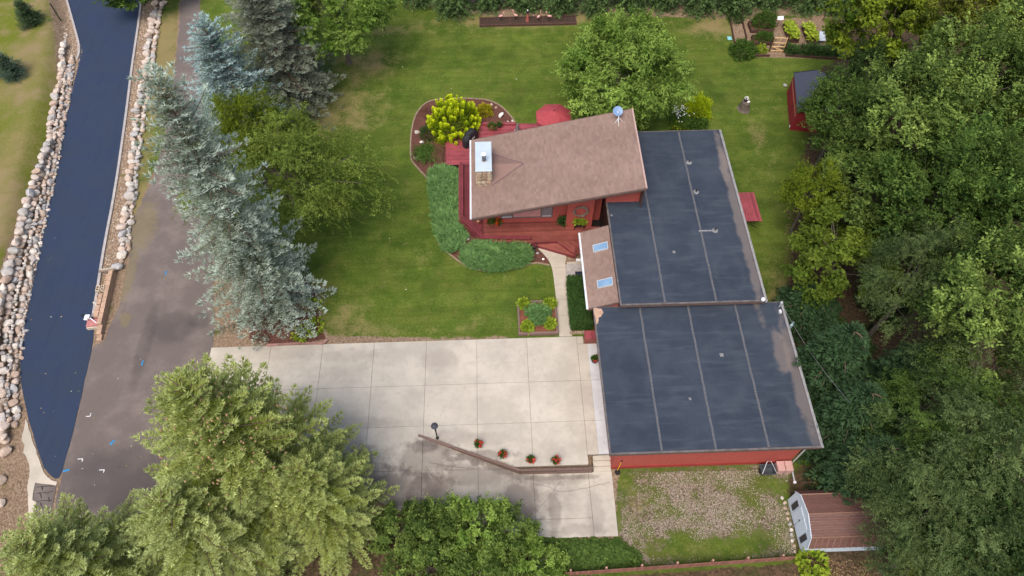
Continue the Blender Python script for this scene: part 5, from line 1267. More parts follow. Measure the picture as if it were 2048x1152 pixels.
def flat_litter(name, polys, n, s0, s1, cols, seed, label, z=.045):
    rng = np.random.default_rng(seed); q = []
    for poly, w in polys:
        xs = np.array(poly); p = rng.uniform(xs.min(0), xs.max(0), (n*6, 2)); q.append(p[inside(poly, p[:, 0], p[:, 1])][:int(n*w)])
    q = np.concatenate(q); m = len(q); P = np.column_stack([q, gz(q[:, 0], q[:, 1])+z]); D = rng.normal(size=(m, 3))*np.array([1, 1, .25]); s = rng.uniform(s0, s1, m)
    V = leaf_quads(P, D, UP+rng.normal(size=(m, 3))*.35, s, s*.6); c = np.array(cols)[rng.integers(0, len(cols), m)]
    o = npmesh(name, V.reshape(-1, 3), 4, M_pebble, np.repeat(c, 4, 0)); o['kind'] = 'stuff'; o['label'] = label
flat_litter('fallen_leaves', [(gp([(60,600),(180,600),(150,900),(110,950),(60,800)]), .25), (gp([(110,200),(240,200),(200,560),(80,520)]), .12), (gp([(200,700),(400,700),(380,900),(140,1000)]), .3), (gp([(640,260),(850,100),(1060,120),(840,640),(660,620)]), .33)], 55, .05, .11, [(.6,.55,.45),(.5,.35,.15),(.7,.66,.6),(.45,.42,.1)], 6, 'few fallen leaves scattered on drives and lawn')
flat_litter('leaf_litter', [(gp([(1580,620),(1660,640),(1720,960),(1650,900)]), .4), (gp([(1600,1115),(1780,1115),(1780,1200),(1580,1200)]), .3), (gp([(1570,420),(1640,420),(1680,640),(1570,600)]), .3)], 5200, .06, .14, [(.22,.13,.08),(.30,.19,.12),(.13,.08,.05),(.2,.16,.05)], 7, 'brown leaf litter under the wood edge', .02)
flat_litter('leaf_litter_west', [(gp([(0,930),(60,930),(60,1150),(0,1150)]), .5), (gp([(840,0),(1640,20),(1640,34),(840,12)]), .5)], 1600, .05, .12, [(.30,.20,.13),(.20,.12,.08),(.36,.27,.18)], 8, 'brown leaf litter under hedge and by the road', .02)

# ------------------------------------------------------------------ tan block planter wall at the road
M_block = simple('tan_wall_block', (.48, .32, .22), .95, .15, 8, .4, rnd=.2); M_pinkb = simple('pink_cap_block', (.42, .17, .16), .9, .2, 5, .3); M_cinder = simple('hollow_block', (.52, .42, .31), .95, .15, 8, .3)
bl = thing('block_wall', (*g(215,620)[:2], 0), 'tan concrete block wall between the blue drive and old asphalt', 'wall')
P0, P1 = Vector(g(233, 548)[:2]), Vector(g(204, 682)[:2]); dd = (P1-P0); dl = dd.length; dd.normalize(); nn_ = Vector((dd.y, -dd.x))
if nn_.x > 0: nn_ = -nn_
def obb(p, a, b, w0, w1, z0, z1, nm, m, par=bl):
    q = [p+dd*a+nn_*w0, p+dd*b+nn_*w0, p+dd*b+nn_*w1, p+dd*a+nn_*w1]; mb = MB(); c = sum(q, Vector((0, 0)))/4
    mb.prism([tuple(v) for v in q], z0, z1-.015); mb.prism([tuple(c+(v-c)*.94) for v in q], z1-.015, z1); return mb.build(nm, m, par)
for k in range(3):
    a = -.1*(k % 2); end = dl-(0 if k == 0 else .35 if k == 1 else .9)
    while a < end:
        b = min(a+.40, end)
        if b-a > .1: obb(P0, a+.006, b-.006, -.02+.015*k, .28, .16*k, .16*k+.155, 'block', M_block)
        a += .40
for i, (a, b) in enumerate(((1.75,2.15),(2.15,2.55),(2.62,3.02),(3.02,3.45))): obb(P0, a+.01, b-.01, .29, .56, .3, .52, 'cap_block', M_block)
for i in range(7): obb(P0, .25+i*.17, .25+i*.17+.10, .29, .46, .25, .40, 'tooth_block', M_block)
obb(P0, 3.50, 4.02, .30, .98, 0, .34, 'end_block', M_pinkb)
obb(P0, 3.95, 4.1, .30, .98, 0, .25, 'end_course', M_walk)
for i, (a, lab) in enumerate(((1.15,'hollow concrete block on the tan block wall nearer the spruce'),)):
    for j, w0 in enumerate((.30, .56)):
        t = thing('hollow_block', (*(P0+dd*(a+.2)+nn_*(w0+.12)), .3), ('hollow' if j else 'narrow') + ' two cell concrete block lying on the tan block wall', 'block'); mb = MB()
        W = .25 if j else .2
        for (u0, u1, v0, v1) in ((0,.04,0,W),(.36,.40,0,W),(.18,.22,.041,W-.041),(.041,.359,0,.04),(.041,.359,W-.04,W)):
            q = [P0+dd*(a+u0)+nn_*(w0+v0), P0+dd*(a+u1)+nn_*(w0+v0), P0+dd*(a+u1)+nn_*(w0+v1), P0+dd*(a+u0)+nn_*(w0+v1)]; mb.prism([tuple(v) for v in q], .30, .52)
        mb.build('shell', M_cinder, t)
rub = thing('rubble_pile', (*(P0+dd*2.4+nn_*.7), 0), 'pile of grey rubble stones behind the tan block wall', 'rubble')
for i in range(9):
    rg = random.Random(90+i); p = P0+dd*rg.uniform(1.5, 3.4)+nn_*rg.uniform(.55, .9); rock('stone', (p.x, p.y, .14), (.18, .12, .09), (rg.random(), rg.random(), rg.random()*6), i, rub)
obb(P0, -.12, .02, -.05, .95, .35, .42, 'board', M_log); obb(P0, -.30, -.18, .0, .9, .25, .32, 'board', M_walk)
lx2, ly2, _ = g(172, 634, .5); t = thing('flood_light', (lx2+.3, ly2, .3), 'white security light with black panel on the block wall end', 'light')
MB().box((lx2-.02, ly2-.12, .42), (lx2+.26, ly2+.10, .62)).build('housing', M_gutter, t); MB().box((lx2-.26, ly2-.02, .56), (lx2-.06, ly2+.16, .60)).build('panel', M_black, t)
MB().tube([(lx2+.24, ly2-.05, .5), (lx2+.62, ly2-.32, .35)], .03, 6).build('bracket', M_gutter, t); MB().tube([(lx2+.62, ly2-.32, .35), (lx2+.70, ly2-.34, .0)], .04, 6).build('stake', M_gutter, t); MB().tube([(lx2-.08, ly2+.06, .55), (lx2+.02, ly2+.02, .55)], .02, 5).build('arm', M_black, t)
for s_ in (-.06, .06): MB().lathe((lx2+.03+s_, ly2-.17, .44), [(.05, 0), (.06, .1)], 10).build('lamp_head', M_white, t)
x, y, z = gg(122, 42); t = thing('marker_post', (x, y, z), 'thin black marker post beside the bend of the blue drive', 'post'); MB().tube([(x, y, z), (x, y, z+1.6)], .045, 8).build('post', M_black, t); MB().lathe((x, y, z+1.6), [(.07, 0), (.07, .06), (.02, .1)], 8).build('cap', M_black, t)

# ------------------------------------------------------------------ sheds
M_bshed = simple('pale_blue_siding', (.58, .66, .72), .6, .08, 3, .1, streak=(3, 9, 1)); M_broof = simple('brown_roof_board', (.155, .078, .062), .85, .2, 3, .3, rnd=.12, streak=(1.5, 8, 8)); M_batten = simple('roof_batten', (.24, .14, .10), .8, .2, 5, .2, rnd=.2); M_shut = simple('dark_shutter', (.045, .045, .05), .6, .2, 6, .1)
sh = thing('storage_shed', (17.4, 9.42, -.5), 'pale blue barn shaped shed with brown roof at lower right', 'shed')
pr_ = [(10.84, .86), (10.50, 1.42), (9.42, 1.74), (8.34, 1.38), (8.00, .62)]
e0, e1, zb = 15.32, 19.6, -.52
mb = MB(); prof = [(10.80, zb)]+[(10.80, .84), (10.47, 1.38), (9.42, 1.70), (8.37, 1.34), (8.04, .60)]+[(8.04, zb)]
n = len(prof); mb.add([(e0, a, b) for a, b in prof]+[(e1, a, b) for a, b in prof], [tuple(range(n)), tuple(range(n, 2*n))[::-1]]+[(i, n+i, n+(i+1)%n, (i+1)%n) for i in range(n)]); mb.build('wall', M_bshed, sh)
def strip(a, b, x0, x1, lift, m, nm, th=.02):
    (na, za), (nb_, zb_) = a, b; v = Vector((nb_-na, zb_-za)).normalized(); nr = Vector((-v.y, v.x)); nr = nr if nr.y > 0 else -nr; o1 = nr*lift; o2 = nr*(lift+th)
    vs = [(x, p[0]+o.x, p[1]+o.y) for o in (o1, o2) for x, p in ((x0,a),(x1,a),(x1,b),(x0,b))]
    MB().add(vs, [(0,1,2,3),(7,6,5,4),(0,4,5,1),(1,5,6,2),(2,6,7,3),(3,7,4,0)]).build(nm, m, sh)
X0 = e0-.02
for i in range(4):
    a, b = pr_[i], pr_[i+1]
    k = 9 if i in (1, 2) else 4
    for j in range(k):
        t0, t1 = j/k, (j+1)/k-.012; p = (a[0]+(b[0]-a[0])*t0, a[1]+(b[1]-a[1])*t0); q = (a[0]+(b[0]-a[0])*t1, a[1]+(b[1]-a[1])*t1)
        strip(p, q, X0, e1+.05, .012+.003*(j % 2), M_broof, 'roof_board')
    if i == 3:
        xx = X0+.25
        while xx < e1: strip(a, b, xx, xx+.05, .036, M_batten, 'roof_batten', .02); xx += .31
for p in (pr_[1], pr_[2], pr_[3]):
    MB().tube([(X0, p[0], p[1]+.035), (e1+.05, p[0], p[1]+.035)], .035, 6).build('ridge_strip', M_batten, sh)
for p, q in zip(pr_[:-1], pr_[1:]): 
    mb = MB(); mb.add([(e0-.05, p[0], p[1]+.03), (e0-.05, q[0], q[1]+.03), (e0-.05, q[0], q[1]-.09), (e0-.05, p[0], p[1]-.09), (e0-.002, p[0], p[1]+.03), (e0-.002, q[0], q[1]+.03), (e0-.002, q[0], q[1]-.09), (e0-.002, p[0], p[1]-.09)], [(0,1,2,3),(0,4,5,1),(3,2,6,7),(4,7,6,5)]); mb.build('gable_trim', M_bshed, sh)
for n0 in (10.10, 8.42): MB().box((e0-.035, n0, -.15), (e0-.003, n0+.30, .78)).build('shutter', M_shut, sh)
for n0, n1 in ((9.44, 9.98), (8.84, 9.42)): MB().box((e0-.03, n0, -.42), (e0-.004, n1, 1.05)).build('door', M_bshed, sh)
MB().box((e0-.06, 9.40, .42), (e0-.031, 9.48, .50)).build('latch', M_black, sh); MB().box((e0-.036, 9.422, -.4), (e0-.031, 9.436, .42)).build('door_gap', M_black, sh)
MB().box((e0-.04, 9.0, -.50), (e0-.031, 9.9, -.46)).build('sill', M_black, sh)
rg = random.Random(31); ste = thing('stone_edging', (15.05, 9.5, -.5), 'row of tan edging stones along the pale blue shed front', 'edging')
for i in range(11):
    y = 10.9-i*.28; rock('stone', (15.08-.03*i*.2+rg.uniform(-.06, .06), y, -.44), (.13, .12, .09), (rg.random(), rg.random(), 0), i, ste)
# red shed by the vegetable garden
rs = thing('garden_shed', (23.6, 40, 0), 'small red shed with dark roof at the wood edge', 'shed')
A0, A1 = Vector((22.82, 42.0)), Vector((22.05, 38.0)); du = (A1-A0).normalized(); dv = Vector((-du.y, du.x)); LL = (A1-A0).length
def rsb(u0, u1, v0, v1, z0, z1, nm, m):
    q = [A0+du*u+dv*v for u, v in ((u0,v0),(u1,v0),(u1,v1),(u0,v1))]; return MB().prism([tuple(p) for p in q], z0, z1).build(nm, m, rs)
M_rshed = simple('barn_red', (.26, .022, .026), .8, .15, 3, .2, streak=(7, 7, .7)); M_rroof = simple('blue_grey_shingle', (.045, .052, .075), .9, .2, 20, .3)
rsb(0, LL, 0, 2.9, 0, 1.76, 'wall', M_rshed)
rsb(.02, LL-.02, -.012, -.002, 1.25, 1.34, 'wall_trim', simple('bare_trim', (.42, .22, .14), .8, .2, 6, .1))
for u in (1.2, 2.5): rsb(u, u+.03, -.012, -.002, .05, 1.24, 'door_gap', M_dark)
rsb(1.24, 2.49, -.025, -.003, .08, 1.2, 'door', M_rshed); rsb(.0, 1.18, -.014, -.003, .55, .60, 'door_bar', M_dark)
for sgn in (0, 1):
    v0, v1, z0, z1 = (-.05, 1.47, 1.80, 2.25) if sgn == 0 else (1.472, 3.1, 2.25, 1.72)
    q = [A0+du*u+dv*v for u, v in ((-.08,v0),(LL+.08,v0),(LL+.08,v1),(-.08,v1))]; zz = [z0, z0, z1, z1]
    MB().add([(p.x, p.y, z+.02) for p, z in zip(q, zz)]+[(p.x, p.y, z+.08) for p, z in zip(q, zz)], [(0,1,2,3),(7,6,5,4),(0,4,5,1),(1,5,6,2),(2,6,7,3),(3,7,4,0)]).build('roof', M_rroof, rs)
for u in (-.10, LL+.04):
    q = [A0+du*(u+k)+dv*v for k, v in ((0,-.05),(.06,-.05),(.06,1.47),(0,1.47))]; zz = [1.80, 1.80, 2.25, 2.25]
    MB().add([(p.x, p.y, z-.06) for p, z in zip(q, zz)]+[(p.x, p.y, z+.10) for p, z in zip(q, zz)], [(0,1,2,3),(7,6,5,4),(0,4,5,1),(1,5,6,2),(2,6,7,3),(3,7,4,0)]).build('barge_board', M_dark, rs)
for u in (.0, LL):
    mb = MB(); q = [A0+du*u+dv*v for v in (0, 1.47, 2.9)]; mb.add([(q[0].x, q[0].y, 1.76), (q[1].x, q[1].y, 2.24), (q[2].x, q[2].y, 1.76)], [(0,1,2)]); mb.build('gable', M_rshed, rs)

# ------------------------------------------------------------------ board fence, bins, tools, pipes
fn = thing('board_fence', (9, 7.5, -.5), 'red brown board fence along the bottom of the yard', 'fence')
M_fence = simple('red_brown_fence', (.30, .135, .095), .85, .2, 4, .3, rnd=.3, streak=(4, 4, .6)); M_fpost = simple('fence_post', (.40, .22, .16), .85, .2, 5, .2)
f0, f1 = Vector(g(1128,1152,-.5)[:2]), Vector(g(1582,1120,-.5)[:2]); fd = (f1-f0); fl_ = fd.length; fd.normalize(); fnr = Vector((-fd.y, fd.x))
def ob2(u0, u1, v0, v1, z0, z1, nm, m):
    q = [f0+fd*u+fnr*v for u, v in ((u0,v0),(u1,v0),(u1,v1),(u0,v1))]; return MB().prism([tuple(p) for p in q], z0, z1).build(nm, m, fn)
rg = random.Random(8); u = 0
while u < fl_-.05: ob2(u+.004, min(u+.14, fl_)-.004, -.02, .0, -.46, .34+rg.uniform(-.012, .012), 'board', M_fence); u += .14
for k in range(7): uu = k*1.81+.25; ob2(uu, uu+.09, .001+.04, .13, -.5, .42, 'post', M_fpost) if uu < fl_ else None
for z in (-.2, .12): ob2(0, fl_, .001, .039, z, z+.08, 'rail', M_fence)
cart = thing('yard_cart', (14.55, 12.4, -.5), 'dark grey yard cart with tow handle against the garage wall', 'cart'); M_cart = simple('dark_grey_plastic', (.05, .06, .07), .5, .15, 5, .1, spec=.4)
cxx, cyy = 14.50, 12.36
mb = MB(); o = [(cxx-.42,cyy-.28,-.05),(cxx+.42,cyy-.28,-.05),(cxx+.42,cyy+.30,-.05),(cxx-.42,cyy+.30,-.05)]; b = [(cxx-.34,cyy-.22,-.38),(cxx+.34,cyy-.22,-.38),(cxx+.34,cyy+.22,-.38),(cxx-.34,cyy+.22,-.38)]; i = [(cxx-.38,cyy-.24,-.05),(cxx+.38,cyy-.24,-.05),(cxx+.38,cyy+.26,-.05),(cxx-.38,cyy+.26,-.05)]; f = [(cxx-.31,cyy-.19,-.33),(cxx+.31,cyy-.19,-.33),(cxx+.31,cyy+.19,-.33),(cxx-.31,cyy+.19,-.33)]
mb.add(o+b+i+f, [(4,5,1,0),(5,6,2,1),(6,7,3,2),(7,4,0,3),(7,6,5,4),(0,1,9,8),(1,2,10,9),(2,3,11,10),(3,0,8,11),(8,9,13,12),(9,10,14,13),(10,11,15,14),(11,8,12,15),(12,13,14,15)]); mb.build('tub', M_cart, cart)
for sx in (-.38, .38): MB().tube([(cxx+sx-.04, cyy, -.38), (cxx+sx+.04, cyy, -.38)], .12, 12).build('wheel', M_black, cart)
MB().tube([(cxx-.4, cyy-.25, -.03), (cxx-.1, cyy+.33, .32), (cxx+.1, cyy+.33, .32), (cxx+.4, cyy-.25, -.03)], .018, 6).build('handle', M_alu, cart)
M_bin = simple('pinkish_bin', (.50, .30, .27), .7, .1, 4, .1)
for k, (bx_, lab) in enumerate(((15.18, 'pinkish storage bin next to the yard cart'), (15.62, 'pinkish storage bin nearest the garage corner'))):
    t = thing('storage_bin', (bx_, 12.45, -.5), lab, 'bin'); MB().bbox((bx_-.19, 12.22, -.5), (bx_+.19, 12.74, .05), .02).build('body', M_bin, t); MB().bbox((bx_-.205, 12.20, .051), (bx_+.205, 12.76, .13), .03).build('lid', M_bin, t)
t = thing('downspout', (15.94, 12.5, -.4), 'grey downspout with long ground pipe at the garage corner', 'downspout'); MB().tube([(15.97, 12.75, 2.5), (15.97, 12.75, -.35), (15.95, 12.6, -.42), (15.92, 11.75, -.44)], .045, 8).build('pipe', M_alu, t); MB().lathe((15.92, 11.72, -.5), [(.08, 0), (.08, .1)], 10).build('end_cap', M_white, t)
x, y, _ = g(1234, 943, -.5); t = thing('garden_spade', (x, y, -.5), 'yellow handled spade leaning on the garage wall', 'spade')
MB().tube([(x, y, -.3), (x+.10, 12.79, .75)], .022, 6).build('handle', simple('yellow_handle', (.75, .36, .02), .6, .1, 5, 0), t); MB().tube([(x+.10, 12.79, .75), (x+.115, 12.80, .92)], .03, 6).build('grip', M_dark, t)
mb = MB(); mb.add([(x-.13,y-.02,-.28),(x+.13,y-.02,-.28),(x+.14,y-.06,-.44),(x,y-.1,-.5),(x-.14,y-.06,-.44)], [(0,1,2,3,4)]); mb.add([(x-.13,y-.035,-.28),(x+.13,y-.035,-.28),(x+.14,y-.075,-.44),(x,y-.115,-.5),(x-.14,y-.075,-.44)], [(4,3,2,1,0)]); mb.lathe((x, y-.1, -.5), [(.12, 0), (.15, .18)], 12); mb.build('blade', M_black, t)
# service mast and overhead wire
mx_, my_, _ = g(1567, 604, 3.3); t = thing('service_mast', (mx_, my_, 2.9), 'grey electrical service mast at the garage roof corner', 'mast'); MB().tube([(16.2, my_-.1, 2.93), (16.2, my_-.1, 3.35)], .035, 8).build('pipe', M_alu, t); MB().lathe((16.2, my_-.1, 3.35), [(.07, 0), (.09, .06), (.05, .14)], 10).build('weather_head', M_alu, t); MB().bbox((16.1, my_-.55, 2.93), (16.22, my_-.35, 3.08), .02).build('insulator', M_gutter, t)
a, b = Vector((16.25, my_-.25, 3.3)), Vector(g(1700, 806, 5.2)); o = MB().tube([a.lerp(b, k/12)-Vector((0, 0, .35*math.sin(math.pi*k/12))) for k in range(13)], .009, 5).build('overhead_wire', M_flash); tag(o, 'pale overhead service wire running from the garage corner to the trees', 'wire')
x, y, _ = g(1586, 648, 2.0); t = thing('wall_vent', (x, y, 0), 'pale blue pipe standing beside the garage east gutter', 'pipe'); MB().tube([(x-.05, y, 0), (x-.05, y, 1.9), (x+.06, y+.10, 2.05)], .085, 10).build('pipe', simple('pale_blue_pipe', (.35, .50, .55), .5, .1, 5, 0), t)
x, y, z = g(1524, 603, 3.5); t = thing('roof_camera', (x, y, 3.5), 'small white fixture at the corner of the living wing roof', 'fixture'); MB().lathe((x, y, 3.5), [(.05, 0), (.05, .12), (.11, .16), (.12, .28), (.06, .36)], 12).build('housing', M_white, t, True)

# ------------------------------------------------------------------ vegetable garden
M_bedw = simple('dark_bed_board', (.085, .045, .035), .9, .3, 5, .3, rnd=.2); M_newwood = simple('new_pine', (.52, .34, .17), .8, .15, 5, .2, streak=(8, 8, 1))
def raised(x0, x1, y0, y1, h, label):
    t = thing('vegetable_bed', ((x0+x1)/2, (y0+y1)/2, 0), label, 'raised bed'); w = .06
    for a, b in (((x0,y0,0),(x1,y0+w,h)), ((x0,y1-w,0),(x1,y1,h)), ((x0,y0+w+.002,0),(x0+w,y1-w-.002,h)), ((x1-w,y0+w+.002,0),(x1,y1-w-.002,h))): MB().bbox(a, b, .008).build('board', M_bedw, t)
    MB().box((x0+w, y0+w, 0), (x1-w, y1-w, h-.08)).build('soil', M_mulch, t)
raised(21.55, 23.45, 49.2, 50.4, .32, 'wide raised bed holding the tall leafy plants'); raised(21.45, 23.15, 47.62, 48.65, .32, 'wide raised bed nearest the garden gate')
raised(24.40, 25.22, 47.85, 49.95, .32, 'narrow raised bed of lime leaves next to the gate'); raised(25.92, 26.72, 47.55, 49.62, .32, 'narrow raised bed of lime leaves nearest the pale board')
def vplant(x, y, z, r, h, n, leaf, asp, mat, label, name='vegetable_plants', sx=1, sy=1):
    V, C = shrubmesh(rngp, r, h, n, leaf, asp); return plant(name, (x, y, z), label, V*np.array([sx, sy, 1]), 4, C, mat, 'plant')
vplant(22.7, 49.95, .25, .9, 1.2, 2600, .16, .35, L_mid, 'tall bushy green vegetable plants in the far raised bed', sx=1.15, sy=.75)
vplant(22.35, 48.15, .25, .75, .55, 1300, .16, .35, L_mid, 'lower tangled green vegetables in the raised bed by the gate', sx=1.1, sy=.65)
for (x_, y_, lab) in ((24.82, 48.95, 'dense lime green salad leaves in the bed beside gate'), (26.32, 48.65, 'looser lime green leaves in the bed nearest the pale board')):
    n = 230; q = rngp.uniform(-1, 1, (n, 2))*np.array([.40, 1.0]); az = rngp.uniform(0, 6.28, n); D = np.stack([np.cos(az), np.sin(az), np.full(n, .25)], 1)
    V = leaf_quads(np.column_stack([q, rngp.uniform(.05, .42, n)]), D, UP+rngp.normal(size=(n, 3))*.3, rngp.uniform(.22, .34, n), rngp.uniform(.18, .28, n), .12, .15); plant('salad_plants', (x_, y_, .26), lab, V.reshape(-1, 3), 4, cc2(rngp.normal(.6, .2, n), rngp.uniform(.8, 1.2, n), 4), L_lime)
ga = thing('garden_gate', (23.2, 46.85, 0), 'new pine wooden gate of the vegetable garden', 'gate')
ga0, ga1 = Vector((22.68, 46.90, .08)), Vector((23.68, 46.80, .08)); hu = Vector((.05, .12, 1.15))
def gb(a, b, w=.05): MB().tube([a, b], [w, w], 4).build('gate_board', M_newwood, ga)
for k in (0, .33, .62, 1): gb(ga0+hu*k, ga1+hu*k)
gb(ga0, ga0+hu); gb(ga1, ga1+hu); gb(ga0.lerp(ga1, .5), ga0.lerp(ga1, .5)+hu, .04); gb(ga0+hu*.33, ga1)
for p in (ga0, ga1): MB().box((p.x-.05+(-.09 if p is ga0 else .09), p.y-.05, 0), (p.x+.05+(-.09 if p is ga0 else .09), p.y+.05, 1.35)).build('gate_post', M_bedw, ga)
for pts, lab in (([(20.21, 51.15), (19.96, 48.1), (20.1, 47.3)], 'dark low board border on the left of the vegetable garden'), ([(20.6, 46.3), (22.45, 46.25)], 'dark low board border in front of the leafy garden shrubs'), ([(23.75, 46.25), (26.9, 45.8), (28.2, 45.7)], 'dark low board border right of the garden gate'), ([(21.2, 50.9), (21.05, 48.4)], 'inner dark board border of the vegetable garden')):
    t = thing('garden_border', (*pts[0], 0), lab, 'border')
    for a, b in zip(pts[:-1], pts[1:]): ribbon([a, b], .07, 0, .22).build('border_board', M_bedw, t)
for (x_, y_, wh) in ((21.1, 50.95, 'at its far left corner'), (21.1, 47.6, 'behind the rounded leafy shrub'), (24.9, 46.5, 'nearest right of the gate'), (26.0, 46.6, 'second right of the gate'), (28.0, 50.6, 'at its far right corner')):
    o = MB().tube([(x_, y_, 0), (x_, y_, 1.1)], .03, 6).build('fence_stake', M_bedw); tag(o, 'thin dark vegetable garden stake '+wh, 'stake', 'vegetable garden fence stakes')
shrub('leafy_shrub', 1483, 108, 1.0, 1.1, 2600, .17, .5, L_mid, 'rounded leafy green shrub at the front corner of vegetable garden')
shrub('yellow_flowering_plant', 1522, 102, .45, .5, 500, .15, .5, L_lime, 'small yellow green plant between leafy shrub and garden gate', 'plant')
shrub('low_shrub', 1507, 104, .5, .35, 500, .14, .4, L_mid, 'low dark plant right of the rounded leafy shrub', 'plant')
poly = [(0, 0), (3.1, -.4), (4.2, -.4), (4.2, .5), (3.0, .55), (0, .9)]; V, C = spray_bed(rngp, poly, .5, 1300, .35, .05, 7, .25); plant('border_plants', (23.85, 46.3, .02), 'dark green strip of plants inside the border right of gate', V, 3, C, L_dark)
shrub('low_shrub', 1470, 40, .7, .5, 700, .15, .4, L_dark, 'dark low plant at the far left of vegetable garden', 'plant')
for px, py, z, w, d, h, tilt, m, lab, nm in ((1561,36,.9,.5,.3,.03,.9,M_white,'small white sign standing behind the raised beds','sign'), (1645,72,.6,.55,.75,.04,.75,simple('pale_board', (.50, .56, .62), .6, .2, 3, 0),'pale leaning board right of the raised beds','board'),
        (1683,108,.2,.45,.45,.05,.2,simple('blue_tarp', (.10, .30, .50), .5, .2, 4, .1),'blue square cover at the wood edge','cover'), (1459,77,.03,.35,.42,.03,.0,simple('aqua_lid', (.22, .50, .52), .5, .2, 4, .1),'aqua square lid lying on the lawn by the garden','lid')):
    x, y, _ = g(px, py, z); M_ = Matrix.Translation((x, y, z)) @ Matrix.Rotation(tilt, 4, 'X'); t = thing({'lid': 'utility_hatch', 'cover': 'tarpaulin', 'board': 'leaning_board'}.get(nm, 'garden_sign'), (x, y, 0), lab, nm); mb = MB(); mb.box((-w/2, -d/2, 0), (w/2, d/2, h), M=M_); mb.build('panel', m, t)
    if z > .3: MB().tube([(x, y+.03, 0), (x, y+.03, z)], .02, 6).build('stake', M_bedw, t)
# long bed under the hedge with its ornaments
tb = thing('flower_bed', (3.1, 51.3, 0), 'long dark timber framed bed under the top hedge', 'raised bed')
for a, b in (((-.95,50.80,0),(7.2,50.92,.20)), ((-.95,51.78,0),(7.2,51.86,.2)), ((-.95,50.923,0),(-.83,51.777,.2)), ((7.08,50.923,0),(7.2,51.777,.2)), ((1.55,50.93,0),(1.64,51.77,.17)), ((4.3,50.93,0),(4.39,51.77,.17))): MB().bbox(a, b, .01).build('timber', M_bedw, tb)
MB().box((-.82, 50.93, 0), (7.07, 51.77, .12)).build('soil', M_soil, tb)
M_flam = simple('pink_plastic', (.70, .36, .33), .6, .1, 5, 0)
def bird(px, py, lab, rot):
    x, y, _ = g(px, py+10, .12); t = thing('lawn_bird', (x, y, .12), lab, 'ornament'); M_ = Matrix.Translation((x, y, .12)) @ Matrix.Rotation(rot, 4, 'Z')
    mb = MB(); mb.lathe((0, 0, 0), [(.02, -.22), (.07, -.14), (.10, 0), (.07, .12), (.02, .2)], 10); mb.v = [tuple(M_ @ Vector((z, y_, .5+x_*.8))) for x_, y_, z in mb.v]; mb.build('body', M_flam, t, True)
    MB().tube([M_ @ Vector(p) for p in ((.16, 0, .52), (.24, 0, .66), (.20, 0, .80), (.28, 0, .86), (.34, 0, .80))], [.035, .03, .03, .045, .015], 7).build('neck', M_flam, t, True)
    for s_ in (-.03, .03): MB().tube([M_ @ Vector((0, s_, .45)), M_ @ Vector((.02, s_, -.02))], .009, 5).build('leg', M_black, t)
bird(1002, 32, 'leftmost of the pink lawn birds in the long bed', .3); bird(1031, 30, 'pink lawn bird just left of the red post ornament', 2.5); bird(1077, 33, 'pink lawn bird just right of the red post ornament', .8); bird(1098, 32, 'rightmost of the pink lawn birds in the long bed', 2.9)
x, y, _ = g(1055, 42, .12); t = thing('post_ornament', (x, y, .12), 'red post ornament with black head in the long bed', 'ornament'); MB().lathe((x, y, .12), [(.16, 0), (.12, .3), (.07, .75)], 12).build('body', simple('faded_red', (.34, .10, .08), .7, .1, 5, 0), t); MB().lathe((x, y, .87), [(.05, 0), (.12, .08), (.12, .18), (.04, .26)], 12).build('head', M_black, t, True); MB().lathe((x, y, 1.13), [(.05, 0), (.06, .04), (.02, .08)], 8).build('top', M_white, t)
for px, py, lab in ((1025,45,'small pale stone left of the red post ornament'), (1083,44,'small pale stone right of the red post ornament')): lone_rock(px, py, .1, lab, M_wrock)
# stump with ornaments
x, y, z = gg(1487, 218); t = thing('tree_stump', (x, y, 0), 'grey tree stump with small ornaments on the right lawn', 'stump')
mb = MB(); n = 18; ph = [random.Random(3).uniform(.85, 1.15) for _ in range(n)]; rr = np.random.default_rng(3).uniform(.88, 1.15, n); rings = [(.50, 0), (.38, .12), (.33, .5), (.31, .72)]
mb.add([(x+r*rr[k]*math.cos(6.283*k/n), y+r*rr[k]*math.sin(6.283*k/n), h) for r, h in rings for k in range(n)], [(i*n+k, i*n+(k+1)%n, (i+1)*n+(k+1)%n, (i+1)*n+k) for i in range(3) for k in range(n)]+[tuple(range(3*n, 4*n))]); mb.build('stump', M_bark, t)
t = thing('stump_pot', (x, y+.08, .72), 'dark pot with a white bloom on top of the stump', 'pot'); MB().lathe((x-.02, y+.1, .72), [(.12, 0), (.17, .2), (.18, .22), (.14, .22)], 12).build('pot', M_potd, t); V, C = shrubmesh(rngp, .12, .14, 60, .1, .7); npmesh('bloom', V+np.array([0, 0, .2]), 4, L_whitefl, C, t)
o = rock('stump_stone', (x+.14, y-.1, .80), (.16, .12, .08), (.1, .1, .4), 3); use(o, M_wrock); tag(o, 'pale flat stone on top of the stump', 'stone')
# planting at the north-east corner of the house
shrub('golden_cypress', 1394, 228, .95, 1.5, 2800, .26, .18, L_gold, 'bright yellow green feathery shrub beside the round tree', up=.9); shrub('daisy_clump', 1352, 236, .75, .65, 700, .13, .4, L_mid, 'clump of white daisies between round tree and yellow shrub', 'plant')
n = 60; q = rngp.normal(0, .45, (n, 2)); ci = np.repeat(np.arange(n), 7); m = len(ci); P = np.column_stack([q[ci], .62+rngp.random(n)[ci]*.15]); az = np.tile(np.arange(7)*.9, n); V = leaf_quads(P, np.stack([np.cos(az), np.sin(az), az*0+.1], 1), np.tile(UP, (m, 1)), np.full(m, .06), np.full(m, .04)); xx, yy, _ = gg(1352, 236); npmesh('daisy_flowers', V.reshape(-1, 3), 4, L_whitefl, cc2(rngp.random(m), np.ones(m), 4), [o for o in bpy.data.objects if o.name.startswith('daisy_clump')][0])
